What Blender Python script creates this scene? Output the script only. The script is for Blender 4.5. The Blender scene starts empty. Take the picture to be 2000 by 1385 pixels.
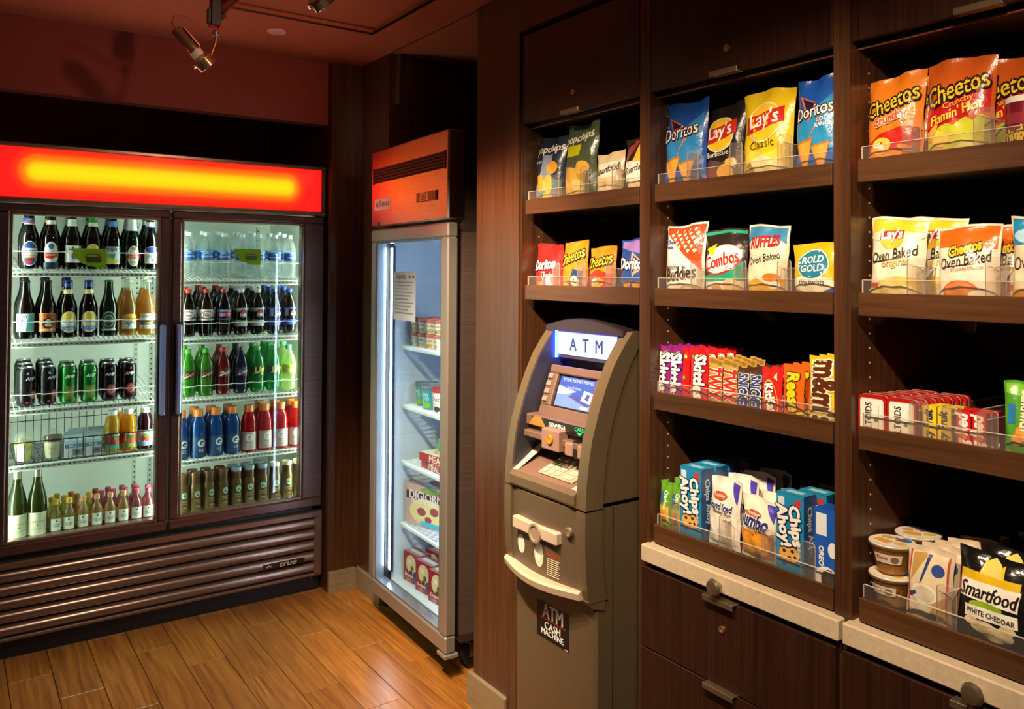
import bpy, bmesh, math, random
from mathutils import Matrix, Vector

# ------------------------------------------------------------------ camera, world, lights, exposure
SC = bpy.context.scene
COL = SC.collection
SC.view_settings.view_transform = 'Standard'
SC.view_settings.look = 'None'
SC.view_settings.gamma = 1.0
SC.view_settings.use_curve_mapping = False
SC.view_settings.exposure = 0.0
SC.cycles.max_bounces = 6; SC.cycles.diffuse_bounces = 3; SC.cycles.glossy_bounces = 3; SC.cycles.transparent_max_bounces = 12

def _camera():
    yaw, pitch, roll = 0.6073, 0.0203, -0.0055
    F = Vector((math.sin(yaw)*math.cos(pitch), math.cos(yaw)*math.cos(pitch), math.sin(pitch)))
    R = Vector((math.cos(yaw), -math.sin(yaw), 0)); U = R.cross(F)
    c, s = math.cos(roll), math.sin(roll)
    r = R*c - U*s; u = R*s + U*c
    cam = bpy.data.cameras.new('camera'); cam.sensor_width = 36; cam.lens = 28.62
    cam.shift_y = -0.09498; cam.clip_start = 0.02
    o = bpy.data.objects.new('camera', cam); COL.objects.link(o)
    o.matrix_world = Matrix(((r.x, u.x, -F.x, 0), (r.y, u.y, -F.y, 0), (r.z, u.z, -F.z, 1.5002), (0, 0, 0, 1)))
    SC.camera = o
_camera()

w = bpy.data.worlds.new('room_ambient'); SC.world = w; w.use_nodes = True
w.node_tree.nodes['Background'].inputs[0].default_value = (1.0, 0.62, 0.48, 1)
w.node_tree.nodes['Background'].inputs[1].default_value = 0.055

WARM = (1.0, 0.77, 0.53)
def spot(name, loc, aim, power, size=60, blend=0.6, color=WARM, radius=0.03):
    l = bpy.data.lights.new(name, 'SPOT'); l.energy = power; l.color = color
    l.spot_size = math.radians(size); l.spot_blend = blend; l.shadow_soft_size = radius
    o = bpy.data.objects.new(name, l); COL.objects.link(o); o.location = loc
    o.rotation_euler = (Vector(aim)-Vector(loc)).to_track_quat('-Z', 'Y').to_euler()
    return o
# lamps of the ceiling track that hang above and behind the viewpoint, plus one added fill for the pier
spot('track_lamp_snacks_near', (0.30, 0.15, 2.42), (1.58, 0.80, 1.22), 112, 60, 0.8)
spot('track_lamp_snacks_mid', (0.30, 0.75, 2.42), (1.58, 1.30, 1.15), 138, 58, 0.8)
spot('track_lamp_machine', (0.35, 1.35, 2.42), (1.52, 1.98, 1.15), 135, 60, 0.8)
spot('pier_fill_spot', (0.42, 1.75, 2.42), (1.53, 2.35, 1.05), 350, 52, 0.8)  # added fill spot that brightens the pier, no known fixture
spot('track_lamp_floor', (0.75, 1.90, 2.42), (0.95, 3.05, 0.0), 100, 60, 0.9)
spot('track_lamp_fascia', (1.10, 1.90, 2.40), (0.90, 3.70, 2.25), 19, 70, 0.9, (1.0, 0.55, 0.35))

# ------------------------------------------------------------------ materials
def lin(h):
    h = h.lstrip('#'); out = []
    for i in (0, 2, 4):
        c = int(h[i:i+2], 16)/255
        out.append(c/12.92 if c <= 0.04045 else ((c+0.055)/1.055)**2.4)
    return tuple(out)+(1.0,)
_M = {}
def mat(h, rough=0.45, metal=0.0, spec=0.5, bump=0.0, bscale=60, coat=0.0):
    key = (h, rough, metal, spec, bump, bscale, coat)
    if key in _M: return _M[key]
    m = bpy.data.materials.new('paint_%s' % h.lstrip('#')); m.use_nodes = True
    nt = m.node_tree; b = nt.nodes['Principled BSDF']
    b.inputs['Base Color'].default_value = lin(h); b.inputs['Roughness'].default_value = rough
    b.inputs['Metallic'].default_value = metal; b.inputs['Specular IOR Level'].default_value = spec
    b.inputs['Coat Weight'].default_value = coat; b.inputs['Coat Roughness'].default_value = 0.12
    if bump:
        tc = nt.nodes.new('ShaderNodeTexCoord'); n = nt.nodes.new('ShaderNodeTexNoise'); bp = nt.nodes.new('ShaderNodeBump')
        n.inputs['Scale'].default_value = bscale; n.inputs['Detail'].default_value = 3
        bp.inputs['Strength'].default_value = bump; bp.inputs['Distance'].default_value = 0.01
        nt.links.new(tc.outputs['Object'], n.inputs['Vector']); nt.links.new(n.outputs['Fac'], bp.inputs['Height'])
        nt.links.new(bp.outputs['Normal'], b.inputs['Normal'])
    _M[key] = m; return m
def emit(h, strength=1.0):
    key = ('E', h, strength)
    if key in _M: return _M[key]
    m = bpy.data.materials.new('glow_%s' % h.lstrip('#')); m.use_nodes = True
    b = m.node_tree.nodes['Principled BSDF']
    b.inputs['Base Color'].default_value = (0.02, 0.02, 0.02, 1)
    b.inputs['Emission Color'].default_value = lin(h); b.inputs['Emission Strength'].default_value = strength
    _M[key] = m; return m
def clear(h, body=0.15, rough=0.06, ior=1.42, bh=None, bump=0.0, bscale=120):
    """thin clear plastic or glass: tinted see-through wall, some milky body, fresnel gloss"""
    key = ('C', h, body, rough, ior, bh, bump)
    if key in _M: return _M[key]
    m = bpy.data.materials.new('clear_%s' % h.lstrip('#')); m.use_nodes = True
    nt = m.node_tree; nt.nodes.clear(); N = nt.nodes.new; L = nt.links.new
    out = N('ShaderNodeOutputMaterial'); tr = N('ShaderNodeBsdfTransparent'); gl = N('ShaderNodeBsdfGlossy')
    di = N('ShaderNodeBsdfDiffuse'); tl = N('ShaderNodeBsdfTranslucent'); fr = N('ShaderNodeFresnel')
    m1 = N('ShaderNodeMixShader'); m2 = N('ShaderNodeMixShader'); m3 = N('ShaderNodeMixShader')
    c = lin(h); cb = lin(bh or h)
    tr.inputs[0].default_value = c; di.inputs[0].default_value = cb; tl.inputs[0].default_value = cb
    gl.inputs['Roughness'].default_value = rough; fr.inputs['IOR'].default_value = ior
    m1.inputs[0].default_value = 0.5; L(di.outputs[0], m1.inputs[1]); L(tl.outputs[0], m1.inputs[2])
    m2.inputs[0].default_value = body; L(tr.outputs[0], m2.inputs[1]); L(m1.outputs[0], m2.inputs[2])
    ge = N('ShaderNodeNewGeometry'); iv = N('ShaderNodeMath'); iv.operation = 'SUBTRACT'; iv.inputs[0].default_value = 1.0
    mu = N('ShaderNodeMath'); mu.operation = 'MULTIPLY'; L(ge.outputs['Backfacing'], iv.inputs[1])   # gloss on the outer face only
    L(fr.outputs[0], mu.inputs[0]); L(iv.outputs[0], mu.inputs[1])
    L(mu.outputs[0], m3.inputs[0]); L(m2.outputs[0], m3.inputs[1]); L(gl.outputs[0], m3.inputs[2])
    if bump:
        tc = N('ShaderNodeTexCoord'); n = N('ShaderNodeTexNoise'); bp = N('ShaderNodeBump')
        n.inputs['Scale'].default_value = bscale; bp.inputs['Strength'].default_value = bump; bp.inputs['Distance'].default_value = 0.01
        L(tc.outputs['Object'], n.inputs['Vector']); L(n.outputs['Fac'], bp.inputs['Height'])
        L(bp.outputs['Normal'], gl.inputs['Normal']); L(bp.outputs['Normal'], fr.inputs['Normal'])
    L(m3.outputs[0], out.inputs[0]); _M[key] = m; return m

def grain_mat(name, c1, c2, rough, scale, bump=0.1, coat=0.0, rnd=0.0, spec=0.5, metal=0.0):
    m = bpy.data.materials.new(name); m.use_nodes = True
    nt = m.node_tree; N = nt.nodes.new; L = nt.links.new; b = nt.nodes['Principled BSDF']
    tc = N('ShaderNodeTexCoord'); mp = N('ShaderNodeMapping'); n = N('ShaderNodeTexNoise'); n2 = N('ShaderNodeTexNoise')
    cr = N('ShaderNodeValToRGB'); mp.inputs['Scale'].default_value = scale
    L(tc.outputs['Object'], mp.inputs[0])
    n.inputs['Scale'].default_value = 1.0; n.inputs['Detail'].default_value = 5; n.inputs['Roughness'].default_value = 0.65
    n.inputs['Distortion'].default_value = 0.4
    src = mp.outputs[0]
    if rnd:
        oi = N('ShaderNodeObjectInfo'); ad = N('ShaderNodeVectorMath'); ad.operation = 'ADD'
        ml = N('ShaderNodeMath'); ml.operation = 'MULTIPLY'; ml.inputs[1].default_value = 57.0
        L(oi.outputs['Random'], ml.inputs[0]); L(mp.outputs[0], ad.inputs[0]); L(ml.outputs[0], ad.inputs[1]); src = ad.outputs[0]
    L(src, n.inputs['Vector']); L(n.outputs['Fac'], cr.inputs[0])
    cr.color_ramp.elements[0].position = 0.32; cr.color_ramp.elements[0].color = lin(c1)
    cr.color_ramp.elements[1].position = 0.68; cr.color_ramp.elements[1].color = lin(c2)
    colout = cr.outputs[0]
    if rnd:
        hs = N('ShaderNodeHueSaturation'); mr = N('ShaderNodeMapRange')
        mr.inputs[3].default_value = 1-rnd; mr.inputs[4].default_value = 1+rnd
        L(oi.outputs['Random'], mr.inputs[0]); L(mr.outputs[0], hs.inputs['Value']); L(colout, hs.inputs['Color']); colout = hs.outputs[0]
    L(colout, b.inputs['Base Color'])
    bp = N('ShaderNodeBump'); bp.inputs['Strength'].default_value = bump; bp.inputs['Distance'].default_value = 0.002
    L(n.outputs['Fac'], bp.inputs['Height']); L(bp.outputs[0], b.inputs['Normal'])
    b.inputs['Roughness'].default_value = rough; b.inputs['Coat Weight'].default_value = coat
    b.inputs['Coat Roughness'].default_value = 0.25; b.inputs['Specular IOR Level'].default_value = spec; b.inputs['Metallic'].default_value = metal
    return m
LAM = grain_mat('dark_walnut_laminate', '#3a2213', '#563620', 0.30, (90, 90, 2.2), 0.12)
LAMH = grain_mat('dark_walnut_laminate_shelf', '#3f2614', '#5a381e', 0.36, (60, 3, 60), 0.1)
PLANK = grain_mat('honey_oak_plank', '#7a4616', '#b27430', 0.32, (70, 3.0, 10), 0.2, 0.15, 0.14)
GROUT = mat('#20130a', 0.9)
STEEL = grain_mat('brushed_stainless', '#8c857c', '#a8a19a', 0.26, (3, 3, 160), 0.04, metal=1.0)
STEELH = grain_mat('brushed_stainless_dark', '#80685c', '#967c6e', 0.26, (2, 2, 160), 0.04, metal=0.75)
PAINT = mat('#84321e', 0.75, bump=0.05, bscale=200)
CEIL = mat('#ac5530', 0.8, bump=0.05, bscale=160)
STONE = grain_mat('speckled_stone', '#c4ae90', '#d4c2a4', 0.35, (90, 90, 90), 0.05)
BLACK = mat('#0b0a0a', 0.45)
BASEMET = grain_mat('brushed_baseboard', '#8c7c60', '#a08e70', 0.42, (3, 3, 120), 0.05, metal=0.35)
GLASS = clear('#eef6f2', 0.0, 0.02, 1.32)
FENCE = clear('#f8f5f0', 0.04, 0.05, 1.4, '#ffffff')
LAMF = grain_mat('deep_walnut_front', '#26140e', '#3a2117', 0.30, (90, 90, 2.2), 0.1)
LAMD = grain_mat('dark_interior_laminate', '#120a07', '#1b100b', 0.5, (90, 90, 2.2), 0.1)  # darker laminate tone for back panels, fixed panels and shelf boards
ACRYL = clear('#f6f3ee', 0.07, 0.05, 1.45, '#ffffff')
ACRYLEDGE = mat('#cdbfb2', 0.3, spec=0.6)  # pale tone paints the bright edge highlight onto the clear plastic
BRASS = mat('#c9a877', 0.3, 0.9)
NICKEL = mat('#a89678', 0.32, 0.85)
WHITEP = mat('#e4e9e0', 0.4)

# ------------------------------------------------------------------ mesh helpers
def world_loc(o):
    p = Vector((0, 0, 0))
    while o is not None:
        p += o.location; o = o.parent
    return p
class MB:
    def __init__(s): s.v = []; s.f = []; s.mi = []
    def add(s, v, f, mi=0):
        k = len(s.v); s.v += [tuple(p) for p in v]
        for q in f: s.f.append([k+i for i in q]); s.mi.append(mi)
        return s
    def box(s, x0, x1, y0, y1, z0, z1, mi=0):
        v = [(x, y, z) for x in (x0, x1) for y in (y0, y1) for z in (z0, z1)]
        return s.add(v, [(0, 1, 3, 2), (4, 6, 7, 5), (0, 4, 5, 1), (2, 3, 7, 6), (0, 2, 6, 4), (1, 5, 7, 3)], mi)
    def cbox(s, x0, x1, y0, y1, z0, z1, c=0.003, mi=0):
        """box with chamfered edges"""
        if x0 > x1: x0, x1 = x1, x0
        if y0 > y1: y0, y1 = y1, y0
        if z0 > z1: z0, z1 = z1, z0
        bm = bmesh.new(); bmesh.ops.create_cube(bm, size=1)
        for q in bm.verts:
            q.co = (x0 if q.co.x < 0 else x1, y0 if q.co.y < 0 else y1, z0 if q.co.z < 0 else z1)
        bmesh.ops.bevel(bm, geom=bm.edges[:], offset=c, segments=1, affect='EDGES')
        s.add([q.co for q in bm.verts], [[q.index for q in f.verts] for f in (bm.verts.index_update() or bm.faces)], mi); bm.free(); return s
    def prism(s, poly, a0, a1, axis='x', mi=0):
        """extrude a polygon: axis x -> poly in (y,z), y -> (x,z), z -> (x,y)"""
        n = len(poly)
        def pt(p, a):
            return {'x': (a, p[0], p[1]), 'y': (p[0], a, p[1]), 'z': (p[0], p[1], a)}[axis]
        v = [pt(p, a0) for p in poly]+[pt(p, a1) for p in poly]
        f = [list(range(n))[::-1], list(range(n, 2*n))]+[(i, (i+1) % n, n+(i+1) % n, n+i) for i in range(n)]
        return s.add(v, f, mi)
    def tube(s, path, r, n=8, mi=0, caps=True, closed=False):
        P = [Vector(p) for p in path]; rings = []; m = len(P)
        R = r if isinstance(r, (list, tuple)) else [r]*m
        for i, p in enumerate(P):
            if closed: t = P[(i+1) % m]-P[i-1]
            else: t = P[min(i+1, m-1)]-P[max(i-1, 0)]
            t.normalize(); a = Vector((0, 0, 1)) if abs(t.z) < 0.9 else Vector((1, 0, 0))
            e1 = t.cross(a).normalized(); e2 = t.cross(e1)
            rings.append([p+(e1*math.cos(2*math.pi*k/n)+e2*math.sin(2*math.pi*k/n))*R[i] for k in range(n)])
        v = [q for ring in rings for q in ring]; f = []
        for i in range(m if closed else m-1):
            j = (i+1) % m
            for k in range(n): f.append((i*n+k, i*n+(k+1) % n, j*n+(k+1) % n, j*n+k))
        if caps and not closed: f += [list(range(n))[::-1], list(range((m-1)*n, m*n))]
        return s.add(v, f, mi)
    def lathe(s, prof, n=20, c=(0, 0, 0), mi=0, rf=None):
        v = []; f = []; m = len(prof)
        for (r, z) in prof:
            for k in range(n):
                a = 2*math.pi*k/n; rr = r*(rf(a, z) if rf else 1)
                v.append((c[0]+rr*math.cos(a), c[1]+rr*math.sin(a), c[2]+z))
        for i in range(m-1):
            for k in range(n): f.append((i*n+k, i*n+(k+1) % n, (i+1)*n+(k+1) % n, (i+1)*n+k))
        f += [list(range(n))[::-1], list(range((m-1)*n, m*n))]
        return s.add(v, f, mi)
    def grid(s, fn, nu, nv, mi=0):
        v = [fn(i/nu, j/nv) for j in range(nv+1) for i in range(nu+1)]
        return s.add(v, [(j*(nu+1)+i, j*(nu+1)+i+1, (j+1)*(nu+1)+i+1, (j+1)*(nu+1)+i) for j in range(nv) for i in range(nu)], mi)
    def mesh(s, name, mats, smooth=None, weld=False, recalc=True):
        me = bpy.data.meshes.new(name); me.from_pydata(s.v, [], s.f)
        if not isinstance(mats, (list, tuple)): mats = [mats]
        for m in mats: me.materials.append(m)
        me.polygons.foreach_set('material_index', s.mi)
        if recalc or weld:
            bm = bmesh.new(); bm.from_mesh(me)
            if weld: bmesh.ops.remove_doubles(bm, verts=bm.verts, dist=1e-6)
            if recalc: bmesh.ops.recalc_face_normals(bm, faces=bm.faces)
            bm.to_mesh(me); bm.free()
        if smooth is not None:
            me.shade_smooth(); me.set_sharp_from_angle(angle=math.radians(smooth))
        me.update(); return me
    def build(s, name, mats, parent=None, smooth=None, local=False, weld=False, recalc=True):
        """link as one object; vertices given in world space unless local"""
        if parent is not None and not local:
            p = world_loc(parent); s.v = [(a-p.x, b-p.y, c-p.z) for a, b, c in s.v]
        return link(name, s.mesh(name, mats, smooth, weld, recalc), parent)
def link(name, me, parent=None, loc=None, rz=None):
    o = bpy.data.objects.new(name, me); COL.objects.link(o)
    if parent is not None: o.parent = parent
    if loc is not None: o.location = loc
    if rz is not None: o.rotation_euler.z = rz
    return o
def tag(o, label=None, cat=None, group=None, kind=None):
    if label: o['label'] = label
    if cat: o['category'] = cat
    if group: o['group'] = group
    if kind: o['kind'] = kind
    return o
def empty(name, loc=(0, 0, 0), rz=0.0):
    o = bpy.data.objects.new(name, None); o.empty_display_size = 0.1; COL.objects.link(o)
    o.location = loc; o.rotation_euler.z = rz; return o
def copy_tree(o, parent=None):
    c = o.copy(); COL.objects.link(c); c.parent = parent
    for ch in list(o.children): copy_tree(ch, c)
    return c
ORD = ['first', 'second', 'third', 'fourth', 'fifth', 'sixth', 'seventh', 'eighth', 'ninth', 'tenth', 'eleventh', 'twelfth']
def root_at(me_name, loc): return empty(me_name, loc)

# ------------------------------------------------------------------ printed artwork: flat shapes laid onto a surface
_T = {}
def text_geo(s, bold=0.0):
    """filled outline of a line of text, width 1; bold strokes come from shifted copies"""
    key = (s, bold)
    if key not in _T:
        c = bpy.data.curves.new('t', 'FONT'); c.body = s; c.resolution_u = 2; c.space_line = 0.85; c.align_x = 'CENTER'
        o = bpy.data.objects.new('t', c); me = bpy.data.meshes.new_from_object(o)
        v0 = [(q.co.x, q.co.y) for q in me.vertices]; f0 = [list(p.vertices) for p in me.polygons]
        bpy.data.objects.remove(o); bpy.data.curves.remove(c); bpy.data.meshes.remove(me)
        xs = [q[0] for q in v0]; ys = [q[1] for q in v0]
        cx, cy, wd = (min(xs)+max(xs))/2, (min(ys)+max(ys))/2, max(max(xs)-min(xs), 1e-3)
        sh = [(0.0, 0.0)]
        if bold > 0.045: sh = [(bold*math.cos(k*math.pi/3), bold*math.sin(k*math.pi/3)) for k in range(6)]
        elif bold > 0.012: sh = [(bold*0.8, bold*0.3), (-bold*0.8, -bold*0.3)]
        _T[key] = [([((a+dx-cx)/wd, (b+dy-cy)/wd) for a, b in v0], f0) for dx, dy in sh]
    return _T[key]
def T(s, cx, cz, w, col, rot=0, bold=0.02, hs=1.0, shear=0.0, out=None, ob=0.05):
    r = []
    if out: r.append(('T', s, cx, cz, w, out, rot, bold+ob, hs, shear))
    r.append(('T', s, cx, cz, w, col, rot, bold, hs, shear)); return r
def E(cx, cz, rx, rz, col, rot=0): return [('E', cx, cz, rx, rz, col, rot)]
def R(x0, z0, x1, z1, col): return [('P', [(x0, z0), (x1, z0), (x1, z1), (x0, z1)], col)]
def Q(pts, col): return [('P', pts, col)]
def chips(pts, col, edge, W, H, r):
    s = []
    for i, (x, z) in enumerate(pts):
        s += E(x, z, r, r*W/H*0.72, edge, i*40) + E(x+0.01, z+0.008, r*0.82, r*W/H*0.56, col, i*40)
    return s
def print_mesh(name, shapes, W, H, mapf, nx=0, nz=0, rough=0.35, bump=0.0, step=0.00022, base=0.0005):
    mb = MB(); mats = []; idx = {}
    flat = []
    for li, s in enumerate(shapes):
        off = base+li*step
        if s[0] == 'T': flat += [(s, g, off+4e-5*k) for k, g in enumerate(text_geo(s[1], s[7]))]
        else: flat.append((s, None, off))
    for s, g, off in flat:
        if s[0] == 'T':
            (v, f) = g; k = s[4]*W; ca, sa = math.cos(math.radians(s[6])), math.sin(math.radians(s[6]))
            vv = []
            for a, b in v:
                x = (a+b*s[9])*k; z = b*s[8]*k
                vv.append(((s[2]-0.5)*W+x*ca-z*sa, s[3]*H+x*sa+z*ca))
            v, col = vv, s[5]
        elif s[0] == 'E':
            _, cx, cz, rx, rz, col, rot = s; ca, sa = math.cos(math.radians(rot)), math.sin(math.radians(rot)); v = []
            for i in range(18):
                a = 2*math.pi*i/18; x, z = rx*W*math.cos(a), rz*H*math.sin(a)
                v.append(((cx-0.5)*W+x*ca-z*sa, cz*H+x*sa+z*ca))
            f = [list(range(18))]
        else:
            v = [((x-0.5)*W, z*H) for x, z in s[1]]; f = [list(range(len(v)))]; col = s[2]
        if col not in idx:
            idx[col] = len(mats); mats.append(col if not isinstance(col, str) else mat(col, rough, bump=bump, bscale=45))
        if nx or nz:
            bm = bmesh.new(); bv = [bm.verts.new((a, 0, b)) for a, b in v]
            for q in f:
                try: bm.faces.new([bv[i] for i in q])
                except ValueError: pass
            for (n, L, ax, o0) in ((nx, W, 0, -W/2), (nz, H, 2, 0.0)):
                lo = min(p[0 if ax == 0 else 1] for p in v); hi = max(p[0 if ax == 0 else 1] for p in v)
                for i in range(1, n):
                    c = o0+L*i/n
                    if lo < c < hi:
                        co = [0, 0, 0]; no = [0, 0, 0]; co[ax] = c; no[ax] = 1
                        bmesh.ops.bisect_plane(bm, geom=bm.verts[:]+bm.edges[:]+bm.faces[:], plane_co=co, plane_no=no)
            bm.verts.index_update()
            mb.add([mapf(q.co.x, q.co.z, off) for q in bm.verts], [[q.index for q in g.verts] for g in bm.faces], idx[col]); bm.free()
        else:
            mb.add([mapf(a, b, off) for a, b in v], f, idx[col])
    return mb.mesh(name, mats, 40, recalc=False)
# ------------------------------------------------------------------ the room
mb = MB().box(-1.6, 2.4, -0.4, 4.6, -0.06, -0.004)
floor = tag(mb.build('floor', GROUT), kind='structure')
pl = MB().cbox(-0.0702, 0.0702, -0.3325, 0.3325, -0.004, 0.003, 0.0012).mesh('plank', PLANK)
for c in range(-13, 14):
    xc = 0.421+0.1425*c
    y = 3.264-0.2223*c
    while y > 0.2: y -= 0.667
    k = 0
    while y < 4.3:
        yc = y+0.3335
        if 0.05 < xc and yc > 4.1: pass
        elif xc < 1.62 and -1.55 < xc: link('plank', pl, floor, (xc, yc, 0))
        elif xc >= 1.62 and yc > 2.35 and xc < 2.2: link('plank', pl, floor, (xc, yc, 0))
        y += 0.667
ceiling = MB()
# ceiling sheet with a shallow recessed tray
rx0, rx1, ry0, ry1, zc = 0.868, 1.455, 1.2, 3.125, 2.5
ceiling.box(-1.6, rx0, -0.4, 4.6, zc, zc+0.08).box(rx1, 2.4, -0.4, 4.6, zc, zc+0.08)
ceiling.box(rx0, rx1, ry1, 4.6, zc, zc+0.08).box(rx0, rx1, -0.4, ry0, zc, zc+0.08).box(rx0, rx1, ry0, ry1, zc+0.022, zc+0.08)
ceiling = tag(ceiling.build('ceiling', CEIL), kind='structure')
tag(MB().box(rx0, rx1, ry1-0.012, ry1, zc-0.001, zc+0.004).box(rx1-0.012, rx1, ry0, ry1, zc-0.001, zc+0.004).build('tray_shadow_strip', BLACK), kind='structure')  # black strips stand in for the shadow line at the tray edge
tag(MB().box(1.636, 1.642, 2.46, 3.33, zc-0.004, zc).build('trim_2', NICKEL), kind='structure')
# wall behind the cooler, fascia above it
tag(MB().box(-1.6, 2.4, 4.55, 4.62, 0, zc).build('wall_back', PAINT), kind='structure')
tag(MB().box(-1.0, 1.56, 3.688, 3.76, 2.205, zc).build('wall_fascia', PAINT), kind='structure')
# corner pier between cooler and freezer
tag(MB().box(1.488, 1.70, 3.64, 4.55, 0, zc).box(1.64, 2.40, 3.345, 3.64, 0, zc).build('wall_corner', LAM), kind='structure')
tag(MB().box(1.488, 1.632, 3.622, 3.64, 0.0, 0.10).box(1.622, 1.64, 3.37, 3.64, 0.0, 0.10).build('baseboard_corner', BASEMET), kind='structure')
tag(MB().box(1.672, 1.684, 3.322, 3.345, 2.27, zc-0.002).build('trim_3', NICKEL), kind='structure')
tag(MB().box(2.34, 2.40, -0.4, 4.6, 0, zc).build('wall_right', LAM), kind='structure')
# pier between freezer and the snack cabinets
tag(MB().box(1.528, 2.34, 2.207, 2.418, 0, 2.44).build('wall_pier', LAM), kind='structure')
tag(MB().box(1.520, 1.528, 2.150, 2.206, 0, 2.285).box(1.528, 1.9, 2.161, 2.206, 0, 2.285).build('trim_4', LAM), kind='structure')
tag(MB().box(1.512, 1.528, 2.205, 2.436, 0.0, 0.115).build('baseboard_pier', BASEMET), kind='structure')
# fascia above the cabinets
tag(MB().box(1.514, 2.34, -0.3, 2.207, 2.285, 2.44).build('trim_5', LAM), kind='structure')
# wall left of the picture
tag(MB().box(-1.66, -1.6, -0.4, 4.6, 0, zc).build('wall_left', PAINT), kind='structure')

# ceiling fittings
d = tag(MB().lathe([(0.0, -0.006), (0.036, -0.006), (0.04, -0.003), (0.04, 0)], 28).build('sprinkler_cover', mat('#d9a08c', 0.5), smooth=30, local=True), 'round pale cover plate set in the ceiling beyond the track', 'cover plate')
d.location = (1.108, 3.314, zc)

RED = mat('#b8301c', 0.3, 0.3)
tr = empty('ceiling_track', (0.835, 2.4, zc))
MB().box(0.817, 0.853, 1.0, 3.17, zc-0.018, zc+0.02).build('rail', mat('#3a1712', 0.4), tr)
MB().box(0.820, 0.826, 1.0, 3.17, zc-0.022, zc-0.018).box(0.844, 0.850, 1.0, 3.17, zc-0.022, zc-0.018).build('conductor', mat('#c24a30', 0.25, 0.8), tr)
MB().box(0.812, 0.858, 3.15, 3.19, zc-0.03, zc).build('end_cap', BLACK, tr)
tag(tr, 'thin dark track rail fixed along the ceiling', 'track')

CHROME = mat('#c4ae8c', 0.18, 0.88)
def track_head(loc, rz, tilt, roll=0.0):
    r = empty('track_light', loc, rz)
    MB().cbox(-0.018, 0.018, -0.016, 0.016, -0.10, 0.0, 0.003).cbox(-0.028, -0.014, -0.012, 0.012, -0.095, -0.04, 0.002).build('adapter', BLACK, r, local=True)
    MB().lathe([(0.006, -0.005), (0.009, -0.003), (0.009, 0.006), (0.004, 0.008)], 10, (-0.014, 0, -0.105)).lathe([(0.006, -0.005), (0.009, -0.003), (0.009, 0.006), (0.004, 0.008)], 10, (0.016, 0, -0.105)).build('screw', RED, r, local=True, smooth=40)
    MB().lathe([(0.006, -0.012), (0.012, -0.006), (0.012, 0.008), (0.006, 0.014)], 14, (0.002, 0, -0.128)).build('swivel', mat('#9aa0c8', 0.25, 0.8), r, local=True, smooth=40)
    # bent strap from swivel to lamp ring
    pts = [(0.004, 0, -0.135), (0.0, 0, -0.165), (-0.012, 0, -0.20), (-0.018, 0, -0.228)]
    m = MB()
    for a, b in zip(pts, pts[1:]):
        m.add([(a[0]-0.002, -0.011, a[2]), (a[0]-0.002, 0.011, a[2]), (b[0]-0.002, 0.011, b[2]), (b[0]-0.002, -0.011, b[2]),
               (a[0]+0.002, -0.011, a[2]), (a[0]+0.002, 0.011, a[2]), (b[0]+0.002, 0.011, b[2]), (b[0]+0.002, -0.011, b[2])],
              [(0, 1, 2, 3), (4, 7, 6, 5), (0, 4, 5, 1), (1, 5, 6, 2), (2, 6, 7, 3), (3, 7, 4, 0)])
    m.build('strap', mat('#7a4a30', 0.3, 0.9), r, local=True)
    # lamp body along its own axis (+z forward), then tilted
    M = Matrix.Translation((-0.078, 0, -0.192)) @ Matrix.Rotation(tilt, 4, 'Y')
    def put(name, m, mt, sm=40):
        m.v = [tuple(M @ Vector(p)) for p in m.v]; return m.build(name, mt, r, sm, local=True)
    put('lamp_body', MB().lathe([(0.006, -0.085), (0.016, -0.083), (0.020, -0.078), (0.020, 0.004), (0.022, 0.006), (0.022, 0.012)], 20), CHROME)
    put('heat_fin', MB().box(-0.024, -0.020, -0.016, 0.016, -0.07, 0.01), mat('#b86a4a', 0.3, 0.9))
    put('socket', MB().lathe([(0.021, 0.012), (0.022, 0.014), (0.022, 0.034), (0.018, 0.036)], 18), mat('#efe9d8', 0.4))
    put('reflector', MB().lathe([(0.016, 0.034), (0.026, 0.042), (0.042, 0.050), (0.042, 0.054), (0.036, 0.056), (0.036, 0.082), (0.033, 0.084), (0.033, 0.06), (0.012, 0.045)], 24), CHROME)
    put('bulb', MB().lathe([(0.010, 0.050), (0.024, 0.060), (0.027, 0.074), (0.0, 0.076)], 16), emit('#ffd9a0', 4.0))
    put('pivot_screw', MB().tube([(0.030, 0, 0.058), (0.046, 0, 0.058)], 0.006, 10), mat('#c9b9a0', 0.2, 1.0))
    a = M @ Vector((0, 0, -0.085))
    MB().tube([a, a+Vector((-0.012, 0, 0.02)), a+Vector((-0.004, 0, 0.042)), a+Vector((0.03, 0, 0.048)), a+Vector((0.065, 0.004, 0.030)), a+Vector((0.098, 0.003, 0.012)), (-0.003, 0, -0.13)], 0.0028, 8).build('cord', mat('#8a4a38', 0.4), r, local=True, smooth=60)
    return r
h1 = track_head((0.785, 3.02, zc-0.01), 0.0, math.radians(180-44))
tag(h1, 'chrome track spotlight with a looped cord above the cooler', 'spotlight')
h2 = track_head((0.885, 2.165, zc+0.0), math.radians(0), math.radians(180-44))
tag(h2, 'chrome track spotlight cut off by the top of the picture', 'spotlight')
spot('track_light_beam', (0.74, 2.98, 2.19), (1.30, 2.55, 0.2), 22, 70, 0.8)
spot('track_light_beam_b', (0.86, 2.235, 2.2), (1.53, 2.30, 1.0), 25, 70, 0.8)
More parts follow.
